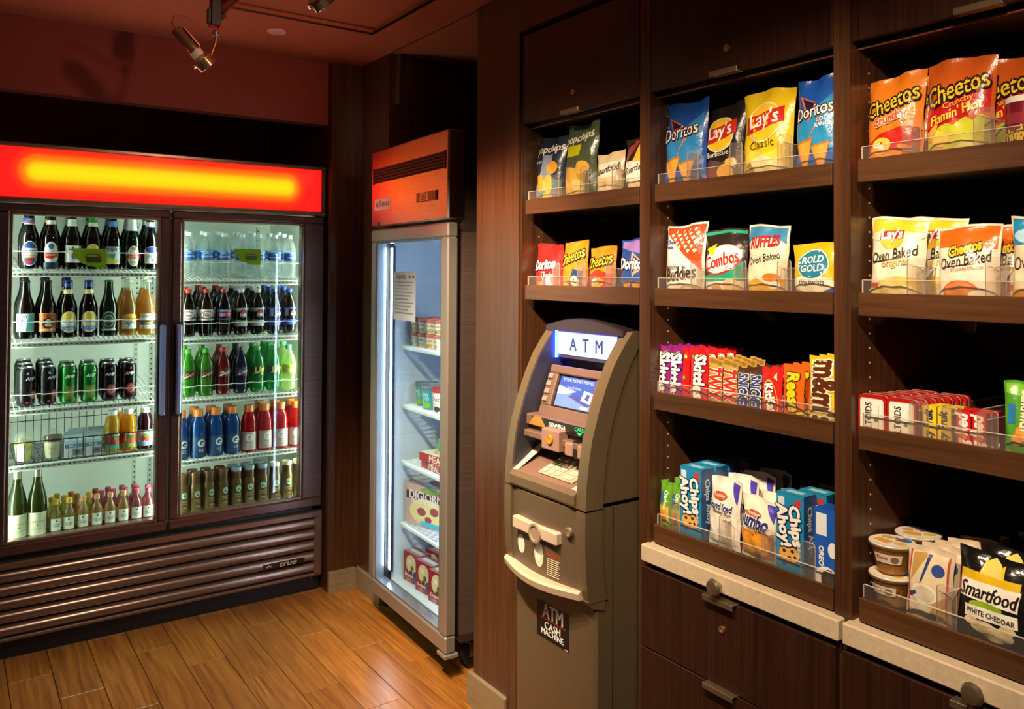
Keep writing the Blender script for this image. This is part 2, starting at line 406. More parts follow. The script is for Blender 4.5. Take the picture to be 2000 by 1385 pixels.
# ------------------------------------------------------------------ two-door beverage cooler
cool = tag(empty('beverage_cooler', (0.79, 4.05, 0)), 'two-door glass cooler with a glowing red sign and louvred base', 'cooler')
KF, KX0, KX1 = 3.688, 0.10, 1.478
m = MB()
m.box(KX0, KX0+0.06, KF+0.05, 4.45, 0.09, 1.995).box(KX1-0.032, KX1, KF+0.05, 4.45, 0.09, 1.995).box(KX0, KX1, KF+0.05, 4.45, 1.772, 1.995)
m.box(KX0, KX1, KF+0.05, 4.45, 0.09, 0.41).box(KX0, KX1, 4.38, 4.45, 0.41, 1.772)
m.build('cabinet', mat('#171313', 0.4), cool)
LIN = mat('#e4ebe0', 0.45)
m = MB()
m.box(0.161, 0.168, 3.745, 4.372, 0.412, 1.770).box(1.439, 1.446, 3.745, 4.372, 0.412, 1.770).box(0.168, 1.439, 4.36, 4.372, 0.412, 1.770)
m.box(0.168, 1.439, 3.745, 4.36, 0.412, 0.418).box(0.168, 1.439, 3.745, 4.36, 1.764, 1.770)
m.build('liner', LIN, cool)
m = MB()
for X in (0.765, 0.835, 1.36): m.box(X, X+0.018, 4.352, 4.36, 0.42, 1.74)
pil = m.build('shelf_standard', mat('#c3ccc0', 0.4), cool)
m = MB()
for X in (0.765, 0.835, 1.36):
    for i in range(52): m.box(X+0.006, X+0.012, 4.350, 4.3525, 0.44+i*0.025, 0.448+i*0.025)
tag(m.build('slot', mat('#2c302c', 0.7), pil), kind='stuff')
# mullion and light tubes
MB().box(0.775, 0.805, 3.745, 3.775, 0.40, 1.76).build('mullion', mat('#cfd6cc', 0.5), cool)
for X in (0.186, 0.79, 1.424):
    MB().lathe([(0.008, 0.47), (0.0105, 0.48), (0.0105, 1.69), (0.008, 1.70)], 12, (X, 3.79, 0)).build('light_tube', emit('#f2fff2', 50.0), cool, 40)
# sign
def sign_mat():
    m = bpy.data.materials.new('backlit_red_sign'); m.use_nodes = True
    nt = m.node_tree; N = nt.nodes.new; L = nt.links.new; b = nt.nodes['Principled BSDF']
    tc = N('ShaderNodeTexCoord'); sp = N('ShaderNodeSeparateXYZ'); L(tc.outputs['Object'], sp.inputs[0])
    def math_(op, a, bb=None, clamp=False):
        n = N('ShaderNodeMath'); n.operation = op; n.use_clamp = clamp
        for i, q in enumerate((a, bb)):
            if q is None: continue
            if isinstance(q, (int, float)): n.inputs[i].default_value = q
            else: L(q, n.inputs[i])
        return n.outputs[0]
    # tube axis: x in [0.27,1.31] at z 1.896 (object space is relative to the sign's own origin)
    ax = math_('SUBTRACT', math_('ABSOLUTE', math_('SUBTRACT', sp.outputs[0], 0.0)), 0.50)
    ax = math_('MAXIMUM', ax, 0.0)
    dz = math_('SUBTRACT', sp.outputs[2], 0.001)
    d = math_('SQRT', math_('ADD', math_('MULTIPLY', ax, ax), math_('MULTIPLY', dz, dz)))
    cr = N('ShaderNodeValToRGB'); L(math_('DIVIDE', d, 0.1), cr.inputs[0])
    e = cr.color_ramp.elements; e[0].position = 0.0; e[0].color = (1.0, 0.24, 0.002, 1); e[1].position = 1.0; e[1].color = (0.62, 0.004, 0.003, 1)
    for p, c in ((0.26, (1.0, 0.20, 0.002, 1)), (0.46, (1.0, 0.075, 0.002, 1)), (0.74, (0.80, 0.012, 0.002, 1))):
        q = e.new(p); q.color = c
    L(cr.outputs[0], b.inputs['Emission Color']); b.inputs['Emission Strength'].default_value = 3.4
    b.inputs['Base Color'].default_value = (0.25, 0.005, 0.004, 1); b.inputs['Roughness'].default_value = 0.12
    return m
sg = MB().box(-0.662, 0.668, -0.004, 0.03, -0.103, 0.092).build('sign_panel', sign_mat(), cool, local=True)
sg.location = Vector((0.79, KF+0.008, 1.893))-Vector(cool.location)
MB().cbox(KX0, KX1, KF-0.006, KF+0.06, 1.985, 2.003, 0.004).cbox(KX0, KX1, KF-0.010, KF+0.06, 1.768, 1.790, 0.005).cbox(1.458, KX1, KF-0.004, KF+0.06, 1.790, 1.985, 0.003).cbox(KX0, KX0+0.028, KF-0.004, KF+0.06, 1.79, 1.985, 0.003).build('sign_trim', STEELH, cool)
# doors
FR = grain_mat('bronze_door_frame', '#5c433c', '#70554c', 0.24, (3, 3, 90), 0.03, metal=0.6)
def door(x0, x1, gx0, gx1, hx, nm):
    z0, z1, g0, g1 = 0.402, 1.764, 0.456, 1.720
    d = MB()
    y0, y1 = KF, KF+0.048
    d.cbox(x0, x1, y0, y1, g1+0.012, z1, 0.005).cbox(x0, x1, y0, y1, z0, g0-0.012, 0.005)
    d.cbox(x0, gx0-0.012, y0, y1, g0-0.012, g1+0.012, 0.005).cbox(gx1+0.012, x1, y0, y1, g0-0.012, g1+0.012, 0.005)
    D = d.build('door', FR, cool, 30)
    t = MB()
    for (a, b, c, e) in ((gx0-0.013, gx1+0.013, g1, g1+0.013), (gx0-0.013, gx1+0.013, g0-0.013, g0), (gx0-0.013, gx0, g0, g1), (gx1, gx1+0.013, g0, g1)):
        t.cbox(a, b, y0+0.006, y1, c, e, 0.003)
    t.build('glazing_bead', STEELH, D, 30)
    MB().box(gx0-0.004, gx1+0.004, KF+0.026, KF+0.032, g0-0.004, g1+0.004).build('glass_pane', GLASS, D)
    MB().cbox(hx-0.011, hx+0.011, KF-0.028, KF-0.002, 0.895, 1.277, 0.005).build('handle', mat('#9aa6d2', 0.25, 0.3), D, 30)  # bluish colour paints in the reflection of the freezer light
    MB().box(hx-0.018, hx+0.018, KF-0.006, KF+0.001, 0.885, 1.287).build('handle_recess', BLACK, D)
    return D
dl = door(0.103, 0.786, 0.212, 0.738, 0.757, 'left'); dr = door(0.794, 1.474, 0.845, 1.367, 0.822, 'right')
# coloured stickers on the glass
def sticker(D, x0, x1, z0, z1):
    W, H = x1-x0, z1-z0
    pts = [(0.0, 1.0), (1.0, 1.0), (1.0, 0.0), (0.75, 0.02), (0.5, 0.10), (0.3, 0.24), (0.15, 0.48), (0.06, 0.75)]
    g1, g2 = clear('#66801a', 0.97, 0.3, 1.3, '#66801a'), clear('#567014', 0.97, 0.3, 1.3, '#567014')
    s = Q(pts, g1) + R(0.42, 0.30, 0.86, 0.72, g2) + R(0.44, 0.60, 0.74, 0.64, '#c9c69a') + Q([(0.74, 0.60), (0.84, 0.76), (0.88, 0.62)], '#c8521e') + R(0.44, 0.28, 0.86, 0.36, '#38440f')+T('COLD DRINKS', 0.62, 0.50, 0.3, '#4a5a14', bold=0.0)
    c = ((x0+x1)/2, KF+0.0255, z0)
    me = print_mesh('sticker', s, W, H, lambda x, z, o: (x, -o, z), base=0.0003)
    k = link('sticker', me, D); k.location = Vector(c)-world_loc(D)
sticker(dl, 0.414, 0.542, 1.515, 1.594); sticker(dr, 1.060, 1.180, 1.533, 1.606)
# louvred base
m = MB(); m.cbox(KX0, KX1, KF-0.004, KF+0.05, 0.352, 0.378, 0.004).cbox(1.440, KX1, KF-0.004, KF+0.05, 0.082, 0.352, 0.004).cbox(KX0, KX0+0.03, KF-0.004, KF+0.05, 0.082, 0.352, 0.004).cbox(KX0, KX1, KF-0.004, KF+0.05, 0.078, 0.092, 0.003)
gr = m.build('grille', STEELH, cool, 30)
MB().box(KX0+0.03, 1.44, KF+0.04, KF+0.05, 0.09, 0.352).build('backing', BLACK, gr)
prof = [(0.020, 0.0), (0.008, 0.003), (0.000, 0.010), (-0.003, 0.020), (-0.001, 0.030), (0.006, 0.040), (0.020, 0.047), (0.022, 0.045), (0.010, 0.038), (0.003, 0.030), (0.001, 0.020), (0.004, 0.011), (0.011, 0.005), (0.022, 0.002)]
for i in range(5):
    z = 0.092+i*0.052
    MB().prism([(KF+y, z+zz) for y, zz in prof], KX0+0.03, 1.44, 'x').build('slat', STEELH, gr, 40)
W_, H_ = 0.192, 0.024
s = R(0, 0, 1, 1, '#0d0c0c')+R(0.01, 0.06, 0.99, 0.94, '#141212')+Q([(0.05, 0.75), (0.09, 0.25), (0.13, 0.55), (0.17, 0.25), (0.22, 0.75), (0.17, 0.5), (0.13, 0.8), (0.09, 0.5)], '#d8c09a')+T('true', 0.60, 0.5, 0.42, '#d8c09a', hs=0.75, shear=0.3)
k = link('logo_plate', print_mesh('logo_plate', s, W_, H_, lambda x, z, o: (x, -o, z), base=0.0), gr); k.location = Vector((1.296, KF-0.0035, 0.151))-world_loc(gr)
MB().box(1.2, 1.392, KF-0.0032, KF+0.03, 0.151, 0.175).build('logo_block', BLACK, gr)
m = MB().box(KX0, KX1, KF+0.03, KF+0.05, 0.004, 0.08).box(KX0+0.02, KX1-0.02, KF+0.05, 4.4, 0.004, 0.08)
kp = m.build('kick_plate', mat('#0e0c0b', 0.5), cool)
for X, Z in ((1.405, 0.055), (1.435, 0.062), (1.44, 0.048)): MB().tube([(X, KF+0.031, Z), (X, KF+0.026, Z)], 0.003, 8).build('screw', NICKEL, kp)
# shelves (the bottle shelves slope down to the front so that stock slides forward)
SLOPE = 0.13
def shelf(x0, x1, z, guard=None, n=None):
    r = MB().box(x0, x1, 3.800, 3.806, z-0.020, z-0.001).build('shelf', WHITEP, cool)
    m = MB()
    nn = int((x1-x0)/0.019)
    for i in range(nn+1):
        X = x0+0.004+(x1-x0-0.008)*i/nn; m.tube([(X, 3.803, z-0.002), (X, 4.34, z-0.002+(SLOPE*0.54 if guard else 0))], 0.0022, 5)
    for Y in (3.95, 4.12, 4.30): m.tube([(x0, Y, z-0.006+(SLOPE*(Y-3.803) if guard else 0)), (x1, Y, z-0.006+(SLOPE*(Y-3.803) if guard else 0))], 0.003, 5)
    tag(m.build('shelf_wire', WHITEP, r), kind='stuff')
    m = MB().tube([(x0, 3.797, z-0.0015), (x1, 3.797, z-0.0015)], 0.0028, 6).tube([(x0, 3.797, z-0.019), (x1, 3.797, z-0.019)], 0.0028, 6)
    m.build('front_rail', WHITEP, r)
    m = MB()
    for i in range(nn):
        X = x0+0.010+(x1-x0-0.02)*i/nn; m.box(X, X+0.009, 3.7985, 3.8005, z-0.0125, z-0.0085)
    tag(m.build('rail_slot', mat('#3a403a', 0.7), r), kind='stuff')
    if guard:
        cs, rad, hz = guard; pts = [(x0+0.012, 3.80, z+hz)]
        for c in cs:
            pts += [(c-rad*0.95, 3.808, z+hz), (c-rad*0.4, 3.800, z+hz-0.002), (c+rad*0.4, 3.800, z+hz-0.002), (c+rad*0.95, 3.808, z+hz)]
        pts.append((x1-0.01, 3.80, z+hz))
        g = MB().tube(pts, 0.0022, 6)
        for X in (x0+0.012, x1-0.01): g.tube([(X, 3.80, z+hz), (X, 3.80, z)], 0.0022, 6)
        g.build('guard_wire', mat('#f2f4f0', 0.3), r, 60)
LB = [0.278, 0.355, 0.431, 0.508, 0.585, 0.660, 0.735]
LBb = [0.266, 0.343, 0.420, 0.497, 0.574, 0.650, 0.726]
LC = [0.273, 0.349, 0.426, 0.503, 0.580, 0.655]
RW = [0.899, 0.977, 1.055, 1.133, 1.211, 1.289, 1.363]
RG = [0.874, 0.949, 1.024, 1.100, 1.176, 1.251, 1.326, 1.401]
RS = [0.884, 0.936, 0.995, 1.057, 1.117, 1.178, 1.238, 1.299, 1.357, 1.409]
ZL = [1.497, 1.213, 0.944, 0.722, 0.419]; ZR = [1.463, 1.200, 0.930, 0.662, 0.419]
shelf(0.172, 0.772, ZL[0], (LB, 0.036, 0.083)); shelf(0.172, 0.772, ZL[1], (LBb, 0.036, 0.083)); shelf(0.172, 0.772, ZL[2], (LC, 0.034, 0.06)); shelf(0.172, 0.772, ZL[3])
shelf(0.812, 1.436, ZR[0], (RW, 0.036, 0.083)); shelf(0.812, 1.436, ZR[1], (RW, 0.036, 0.07)); shelf(0.812, 1.436, ZR[2], (RW, 0.036, 0.06)); shelf(0.812, 1.436, ZR[3])

# ------------------------------------------------------------------ drinks
def interp(prof, z):
    for (r0, a), (r1, b) in zip(prof, prof[1:]):
        if a <= z <= b: return r0 if b-a < 1e-9 else r0+(r1-r0)*(z-a)/(b-a)
    return prof[-1][0]
def wrap(prof):
    def f(x, z, off):
        r = max(interp(prof, z), 0.004)+off; a = x/r
        a = max(-3.05, min(3.05, a))
        return (r*math.sin(a), -r*math.cos(a), z)
    return f
def vessel(name, prof, body, cap=None, capm=None, labels=(), W=None, liquid=None, n=22, rf=None):
    """bottle or can: body mesh with cap, liquid and printed labels as parts"""
    Rm = max(r for r, z in prof); H = prof[-1][1]
    o = MB().lathe(prof, n, rf=rf).build(name, body, None, 40, local=True)
    if liquid:
        zt, lm = liquid
        lp = [(max(r-0.0016, 0.001), max(z, 0.002)) for r, z in prof if z < zt]
        lp.append((max(interp(prof, zt)-0.0016, 0.001), zt))
        MB().lathe(lp, n).build('liquid', lm, o, 40, local=True)
    if cap: MB().lathe(cap, 18).build('cap', capm, o, 35, local=True)
    W = W or 2.9*Rm
    for nm, sh in labels:
        me = print_mesh(nm, sh, W, H, wrap(prof), 14, 0, base=0.0004)
        link(nm, me, o)
    return o
BEER = [(0.020, 0), (0.031, 0.002), (0.0335, 0.008), (0.0335, 0.118), (0.0325, 0.132), (0.0285, 0.150), (0.0215, 0.172), (0.0175, 0.190), (0.0155, 0.212), (0.0148, 0.232), (0.0158, 0.2335), (0.0158, 0.238), (0.0140, 0.240)]
BEER = [(r*1.07, z*0.98) for r, z in BEER]
BCAP = [(0.0160, 0.2315), (0.0178, 0.2320), (0.0172, 0.2370), (0.0140, 0.2400), (0.004, 0.2405)]
BROWN = clear('#1c0e08', 0.55, 0.05, 1.5, '#120906'); GREENB = clear('#1f5a24', 0.30, 0.05, 1.5, '#0c3a12'); CLEARB = clear('#e8eee6', 0.04, 0.05, 1.45, '#ffffff')
NAVY = mat('#1c2c6e', 0.3, 0.3)
def capc(h): return mat(h, 0.3, 0.4)
def zz(a): return a*0.98/0.2352
def neck(cols):  # list of (z0,z1,color)
    s = []
    for a, b, c in cols: s += R(0.02, zz(a), 0.98, zz(b), c)
    return s
beers_a = [
 ('dark beer bottle with blue oval label', BROWN, '#1b1b22', E(.5, .27, .30, .215, '#e9ecf0')+E(.5, .27, .285, .20, '#24407e')+R(.2, .24, .8, .36, '#dfe5ea')+T('ADAMS', .5, .30, .5, '#1c2f66', hs=1.3)+R(.22, .19, .78, .245, '#e08a2a')+T('OKTOBER', .5, .217, .4, '#f4ead0')+E(.5, .125, .14, .035, '#b8304a'), neck([(.188, .212, '#2a4a86'), (.193, .200, '#c23a32'), (.186, .189, '#f0f0ee')])+T('SAM', .5, zz(.206), .12, '#f0f0f0')),
 ('amber beer bottle with red-banded shield label', BROWN, '#d8b24a', E(.5, .27, .27, .215, '#d8b96a')+E(.5, .27, .255, .205, '#dfe9e4')+E(.5, .40, .10, .05, '#3c5fa8')+Q([(.26, .20), (.26, .29), (.74, .30), (.74, .22), (.5, .18)], '#c8281e')+T('LIGHT', .5, .25, .30, '#f6f2ea')+R(.2, .03, .8, .12, '#16324e'), neck([(.190, .206, '#e8ecdf'), (.186, .190, '#c26a2a')])+T('AMSTEL', .5, zz(.198), .14, '#2a4a7e')),
 ('brown beer bottle with square white label', BROWN, '#2a2622', R(.16, .12, .84, .42, '#e2e6e2')+T('LA', .42, .37, .22, '#1b2e4e', bold=.04)+E(.55, .24, .13, .06, '#5c3a30')+E(.55, .24, .09, .042, '#c8a090')+E(.55, .24, .05, .022, '#6a2a24'), neck([(.184, .214, '#dfe3d6')])+E(.5, zz(.2), .05, .03, '#9aa890')),
 ('beer bottle with cream neck band behind the green sticker', BROWN, '#2a6a2e', E(.5, .30, .28, .16, '#ded6b0')+E(.5, .36, .24, .08, '#d8b64a')+T('YUENGLING', .5, .27, .42, '#3a5a2a'), neck([(.205, .232, '#1f7a2a'), (.186, .203, '#e6e0c0')])+T('Y', .5, zz(.195), .03, '#4a4a3a')),
 ('brown beer bottle with pale green mountain label', BROWN, '#1e2430', R(.18, .10, .82, .42, '#b9c9c4')+Q([(.18, .30), (.35, .40), (.5, .32), (.66, .41), (.82, .33), (.82, .42), (.18, .42)], '#7e99a8')+Q([(.2, .12), (.75, .12), (.6, .18), (.3, .24)], '#c8cf3a')+Q([(.3, .22), (.55, .20), (.62, .30), (.4, .31)], '#4a9a6a')+T('PALE', .5, .36, .35, '#2a3c48'), neck([(.186, .212, '#3f74b4')])+T('ALE', .5, zz(.199), .09, '#d8e4f0')),
 ('green beer bottle with white foil neck and oval label', GREENB, '#e6e8e6', E(.5, .25, .25, .19, '#dfe2da')+E(.5, .25, .235, .18, '#cfd3c6')+R(.22, .21, .78, .31, '#c22a24')+T('STELLA\nARTOIS', .5, .26, .40, '#f2e8dc', bold=.03)+E(.5, .39, .08, .035, '#8a8a78')+R(.36, .12, .64, .15, '#b8a878'), neck([(.172, .2325, '#e3e8e4')])+E(.5, zz(.195), .03, .05, '#b9c4bc')),
 ('brown beer bottle with blue-arched white label', BROWN, '#20242c', R(.2, .12, .8, .36, '#dde2dd')+E(.5, .36, .30, .075, '#dde2dd')+E(.5, .37, .27, .055, '#2a3a7e')+T('BLUE\nMOON', .5, .26, .34, '#5a6a74')+E(.5, .18, .03, .022, '#20242c'), neck([(.194, .214, '#e2e6e4'), (.188, .194, '#2a3f7a')])),
]
beers_b = [
 ('dark beer bottle with teal and white wave label', BROWN, '#1a1614', R(.14, .13, .86, .44, '#dfe9e6')+Q([(.5, .14), (.84, .14), (.84, .43), (.62, .43), (.55, .30)], '#4fb6b4')+Q([(.2, .16), (.3, .16), (.42, .34), (.36, .36)], '#6a5a86')+T('BAY', .42, .39, .3, '#2a6a74'), []),
 ('dark beer bottle with orange skeleton-figure label', BROWN, '#1a1614', R(.14, .12, .86, .44, '#c8641e')+E(.5, .27, .22, .10, '#2a1c14')+E(.5, .31, .09, .035, '#d8b486')+E(.5, .24, .12, .03, '#d8b486')+T('LION', .5, .40, .34, '#3a1c10')+R(.2, .14, .8, .17, '#e6b878'), []),
 ('navy-capped beer bottle with yellow and blue label', BROWN, '#2a3f8e', E(.5, .28, .33, .19, '#d6cf8e')+R(.17, .16, .83, .30, '#d6cf8e')+E(.5, .36, .22, .07, '#e8c838')+R(.22, .24, .78, .325, '#e6ecf0')+T('ADAMS', .5, .283, .44, '#24387e', bold=.03)+R(.22, .14, .78, .20, '#3f6ab8')+T('LAGER', .5, .17, .3, '#e9eef6'), neck([(.186, .204, '#e2d09a'), (.214, .2325, '#26388a')])),
 None,
 ('green beer bottle with round dark green label', GREENB, '#2f8a3e', E(.5, .28, .30, .17, '#c9d2c6')+E(.5, .28, .285, .16, '#1d3d2a')+E(.5, .28, .19, .105, '#b9c4bc')+E(.5, .28, .175, .095, '#21452e')+R(.20, .255, .80, .31, '#16281c')+T('Heineken', .5, .283, .46, '#e6ece6')+R(.22, .11, .78, .14, '#b9c4bc'), []),
 ('clear beer bottle of golden beer with light label', CLEARB, '#c9c4a8', R(.17, .13, .83, .27, '#dbe6e6')+Q([(.17, .27), (.83, .27), (.83, .36), (.66, .40), (.34, .40), (.17, .36)], '#d2a23a')+T('Corona', .5, .32, .48, '#7a4a12', bold=.03)+T('Light', .5, .235, .42, '#22364e', bold=.03, shear=.2)+T('CERVEZA', .5, .165, .4, '#7a8a92'), []),
 ('clear beer bottle of golden beer with dark banded label', CLEARB, '#c9c4a8', R(.17, .12, .83, .40, '#e2e6da')+T('Corona', .5, .355, .46, '#1e2a44', bold=.03)+R(.17, .19, .83, .28, '#2a2c1c')+T('Extra', .5, .235, .38, '#d8c060', bold=.02)+T('LA CERVEZA', .5, .155, .42, '#3a4046'), []),
]
GOLD = clear('#e6b42a', 0.35, 0.05, 1.1, '#d09a14')
def beer(spec):
    nm, gl, cc, lab, nk = spec
    L = [('label', lab)]+([('neck_label', nk)] if nk else [])
    return vessel('beer_bottle', BEER, gl, BCAP, capc(cc), L, liquid=(0.195, GOLD) if gl is CLEARB else None)
random.seed(4)
def put(o, loc, rz=0.0, label=None, cat=None, group=None):
    o.location = loc; o.rotation_euler.z = rz; tag(o, label, cat, group); return o
for row, (specs, xs, z, nm, deep) in enumerate(((beers_a, LB, ZL[0], 'top shelf', 2), (beers_b, LBb, ZL[1], 'second shelf', 2))):
    protos = []
    for i, sp in enumerate(specs):
        if sp is None:
            o = copy_tree(protos[i-1]); sp = specs[i-1]; lb = sp[0]+', right of its twin'
        else:
            o = beer(sp); lb = sp[0]+(', left of its twin' if row == 1 and i == 2 else '')
        protos.append(o)
        put(o, (xs[i], 3.851, z+0.0115), random.uniform(-.12, .12), lb+', '+nm, 'bottle', 'front row of beer bottles on the '+nm)
        for k in range(1, deep):
            if row == 1 and i in (3, 4): continue
            c = copy_tree(o); put(c, (xs[i]+random.uniform(-.001, .001), 3.851+0.078*k, z+0.0115+SLOPE*0.078*k), random.uniform(-1.0, 1.0), sp[0].split(' with')[0].split(' of')[0]+' behind the %s bottle of the %s' % (ORD[i], nm), 'bottle', 'rear beer bottles on the '+nm)
# cans
CAN = [(0.024, 0), (0.0265, 0.001), (0.0325, 0.010), (0.0325, 0.136), (0.0275, 0.150)]
def can(body, lab):
    o = vessel('drink_can', CAN, body, None, None, [('label', lab)], 0.094)
    MB().lathe([(0.0, 0.1505), (0.024, 0.1505), (0.0262, 0.1545), (0.0282, 0.155), (0.0282, 0.1570), (0.0262, 0.1572), (0.0245, 0.1525), (0.0, 0.1525)], 22).build('lid', mat('#aeb4b4', 0.28, 0.9), o, 40, local=True)
    MB().box(-0.006, 0.006, -0.014, 0.006, 0.1535, 0.1548).build('pull_tab', mat('#8e9494', 0.3, 0.9), o, local=True)
    return o
BLK = mat('#191417', 0.25, 0.5); GRN = mat('#1d7a2e', 0.25, 0.5)
c_bl = can(BLK, T('AMP', .5, .74, .36, '#d8d8dc', bold=.05, shear=.25)+E(.62, .3, .17, .12, '#a83238')+E(.62, .3, .12, .085, '#e6a090')+E(.64, .31, .07, .05, '#b83a3e')+Q([(.3, .86), (.4, .93), (.42, .84)], '#c8d0d8')+R(.3, .08, .4, .13, '#c23a34'))
c_gr = can(GRN, T('AMP', .5, .74, .36, '#cfe8d0', bold=.05, shear=.25)+R(.3, .12, .7, .48, '#5f7a2a')+E(.5, .3, .15, .12, '#8a9a3a')+Q([(.6, .86), (.68, .94), (.72, .84)], '#bfe0c4'))
c_rd = can(BLK, T('AMP', .46, .74, .36, '#dcdcde', bold=.05, shear=.25)+E(.5, .30, .2, .16, '#7e2430')+E(.5, .30, .14, .11, '#c86a6e')+E(.52, .32, .08, .06, '#8a2a34')+Q([(.46, .86), (.52, .95), (.56, .86)], '#b8323a'))
kinds = [(c_bl, 'black energy drink can'), (c_bl, 'black energy drink can'), (c_gr, 'green energy drink can'), (c_gr, 'green energy drink can'), (c_rd, 'black and red energy drink can'), (c_rd, 'black and red energy drink can')]
used = set(); deepn = [3, 3, 2, 2, 2, 2]
for i, (pr, nm) in enumerate(kinds):
    for k in range(deepn[i]):
        o = pr if id(pr) not in used else copy_tree(pr); used.add(id(pr))
        where = 'front can of the %s file from the left' % ORD[i] if k == 0 else ('%s can back in the %s file' % (ORD[k], ORD[i]))
        put(o, (LC[i], 3.845+0.072*k, ZL[2]+0.0105+SLOPE*0.072*k), random.uniform(-.35, .35) if k else (0.5 if i < 2 else 0.1), nm+', '+where, 'can', 'energy drink cans on the third shelf')
# wire basket on the fourth shelf
bk = empty('wire_basket', (0.49, 4.0, ZL[3])); DK = mat('#14181a', 0.4, 0.3)
bx0, bx1, by0, by1, bz, bh, bb = 0.182, 0.764, 3.812, 4.26, ZL[3]+0.004, 0.085, 0.165
m = MB(); fr = MB()
n = 19
for i in range(n+1):
    X = bx0+(bx1-bx0)*i/n
    m.tube([(X, by0, bz+bh), (X, by0, bz), (X, by1, bz), (X, by1, bz+bb)], 0.0014, 5)
for i in range(1, 22): m.tube([(bx0, by0+(by1-by0)*i/22, bz+bh), (bx0, by0+(by1-by0)*i/22, bz), (bx1, by0+(by1-by0)*i/22, bz), (bx1, by0+(by1-by0)*i/22, bz+bh)], 0.0014, 5)
tag(m.build('basket_wire', DK, bk), kind='stuff')
fr.tube([(bx0, by0, bz+bh), (bx1, by0, bz+bh), (bx1, by1, bz+bb), (bx0, by1, bz+bb)], 0.0025, 6, closed=True).tube([(bx0, by1, bz+0.1), (bx1, by1, bz+0.1)], 0.002, 6)
fr.tube([(bx0, by0, bz), (bx1, by0, bz)], 0.0022, 6)
fr.build('rim', DK, bk); tag(bk, 'black wire basket spanning the fourth shelf', 'basket')
zb = ZL[3]+0.006
# cups
CUP = clear('#f4f6ee', 0.10, 0.05, 1.4, '#ffffff')
def cup(fill_rows, lab):
    o = MB().lathe([(0.026, 0), (0.027, 0.002), (0.035, 0.078), (0.0365, 0.079), (0.0365, 0.082)], 24).build('snack_cup', CUP, None, 40, local=True)
    MB().lathe([(0.0370, 0.081), (0.0375, 0.085), (0.034, 0.096), (0.026, 0.110), (0.012, 0.118), (0.002, 0.119)], 24).build('dome_lid', CUP, o, 60, local=True)
    for nm, z0, z1, mm in fill_rows:
        MB().lathe([(0.0255+0.0085*z0/0.078-0.001, z0), (0.0255+0.0085*z1/0.078-0.001, z1), (0.012, z1+0.004)], 22).build(nm, mm, o, 40, local=True)
    if lab: link('label', print_mesh('label', lab, 0.09, 0.08, lambda x, z, of: ((0.0265+0.0095*z/0.08+of)*math.sin(x/0.033), -(0.0265+0.0095*z/0.08+of)*math.cos(x/0.033), z), 12, 0), o)
    return o
put(cup([('fruit_filling', 0.003, 0.06, mat('#d8cfc0', 0.5, bump=.6, bscale=120)), ('fruit_topping', 0.06, 0.074, mat('#e2c93a', 0.5, bump=.6, bscale=150))], Q([(.55, .05), (.78, .05), (.80, .95), (.6, .95)], '#cfd24a')+E(.68, .7, .07, .12, '#8fae3a')+R(.2, .05, .45, .9, '#efe6e0')), (0.270, 3.865, zb), 0.1, 'clear domed cup of pale yogurt with yellow fruit, in the basket', 'cup')
put(cup([('yogurt', 0.003, 0.070, mat('#d9d2b2', 0.5, bump=.4, bscale=90)), ('granola_topping', 0.070, 0.092, mat('#4a2f22', 0.7, bump=1.0, bscale=160))], E(.5, .55, .16, .17, '#b3ab8a')+T('PARFAIT', .5, .55, .3, '#5a5440')+E(.42, .3, .06, .08, '#a9a27e')), (0.374, 3.865, zb), -0.1, 'clear domed cup of cream parfait topped with dark granola', 'cup')
# cartons
def carton():
    o = empty('milk_carton'); a = 0.033
    MB().box(-a, a, -a, a, 0, 0.068).build('body', mat('#cfdfe6', 0.45), o, local=True)
    MB().add([(-a, -a, 0.068), (a, -a, 0.068), (a, a, 0.068), (-a, a, 0.068), (-a, 0, 0.090), (a, 0, 0.090)], [(0, 1, 5, 4), (2, 3, 4, 5), (1, 2, 5), (3, 0, 4)]).box(-a, a, -0.0015, 0.0015, 0.088, 0.102).build('gable_top', mat('#bcd3dd', 0.45), o, local=True)
    s = R(0, .58, 1, .80, '#5f8fae')+R(0, .0, .42, .56, '#e6e8e4')+R(.46, .1, 1, .5, '#8a9299')+T('MILK', .5, .69, .5, '#eef4f6')+T('2%', .72, .32, .3, '#2a3640')
    link('printed_front', print_mesh('printed_front', s, 2*a, 0.068, lambda x, z, f: (x, -a-f, z)), o)
    return o
ca = carton()
for i, (x, y, ex) in enumerate(((0.447, 3.862, 'left of two at the basket front'), (0.521, 3.862, 'right of two at the basket front'), (0.470, 3.94, 'behind the left carton'), (0.548, 3.94, 'behind the right carton'))):
    o = ca if i == 0 else copy_tree(ca); put(o, (x, y, zb), 0.0, 'small blue and white milk carton, '+ex, 'carton', 'milk cartons in the basket')
JUICE = [(0.024, 0), (0.030, 0.003), (0.031, 0.012), (0.031, 0.088), (0.029, 0.094), (0.031, 0.102), (0.031, 0.118), (0.027, 0.140), (0.019, 0.156), (0.0165, 0.160)]
JCAP = [(0.0180, 0.157), (0.0185, 0.158), (0.0185, 0.176), (0.0165, 0.178), (0.003, 0.178)]
def juice(col, lab): return vessel('juice_bottle', JUICE, clear(col, 0.75, 0.06, 1.45, col), JCAP, mat('#eceee8', 0.4), [('label', lab)])
JL = lambda a, b, c: R(.02, .1, .98, .53, a)+R(.02, .1, .98, .22, b)+E(.36, .32, .16, .09, c)+E(.62, .30, .15, .09, '#c2382a')+E(.5, .38, .11, .05, '#4f8a2e')+T('JUICE', .5, .46, .4, '#f2efe6', bold=.03)
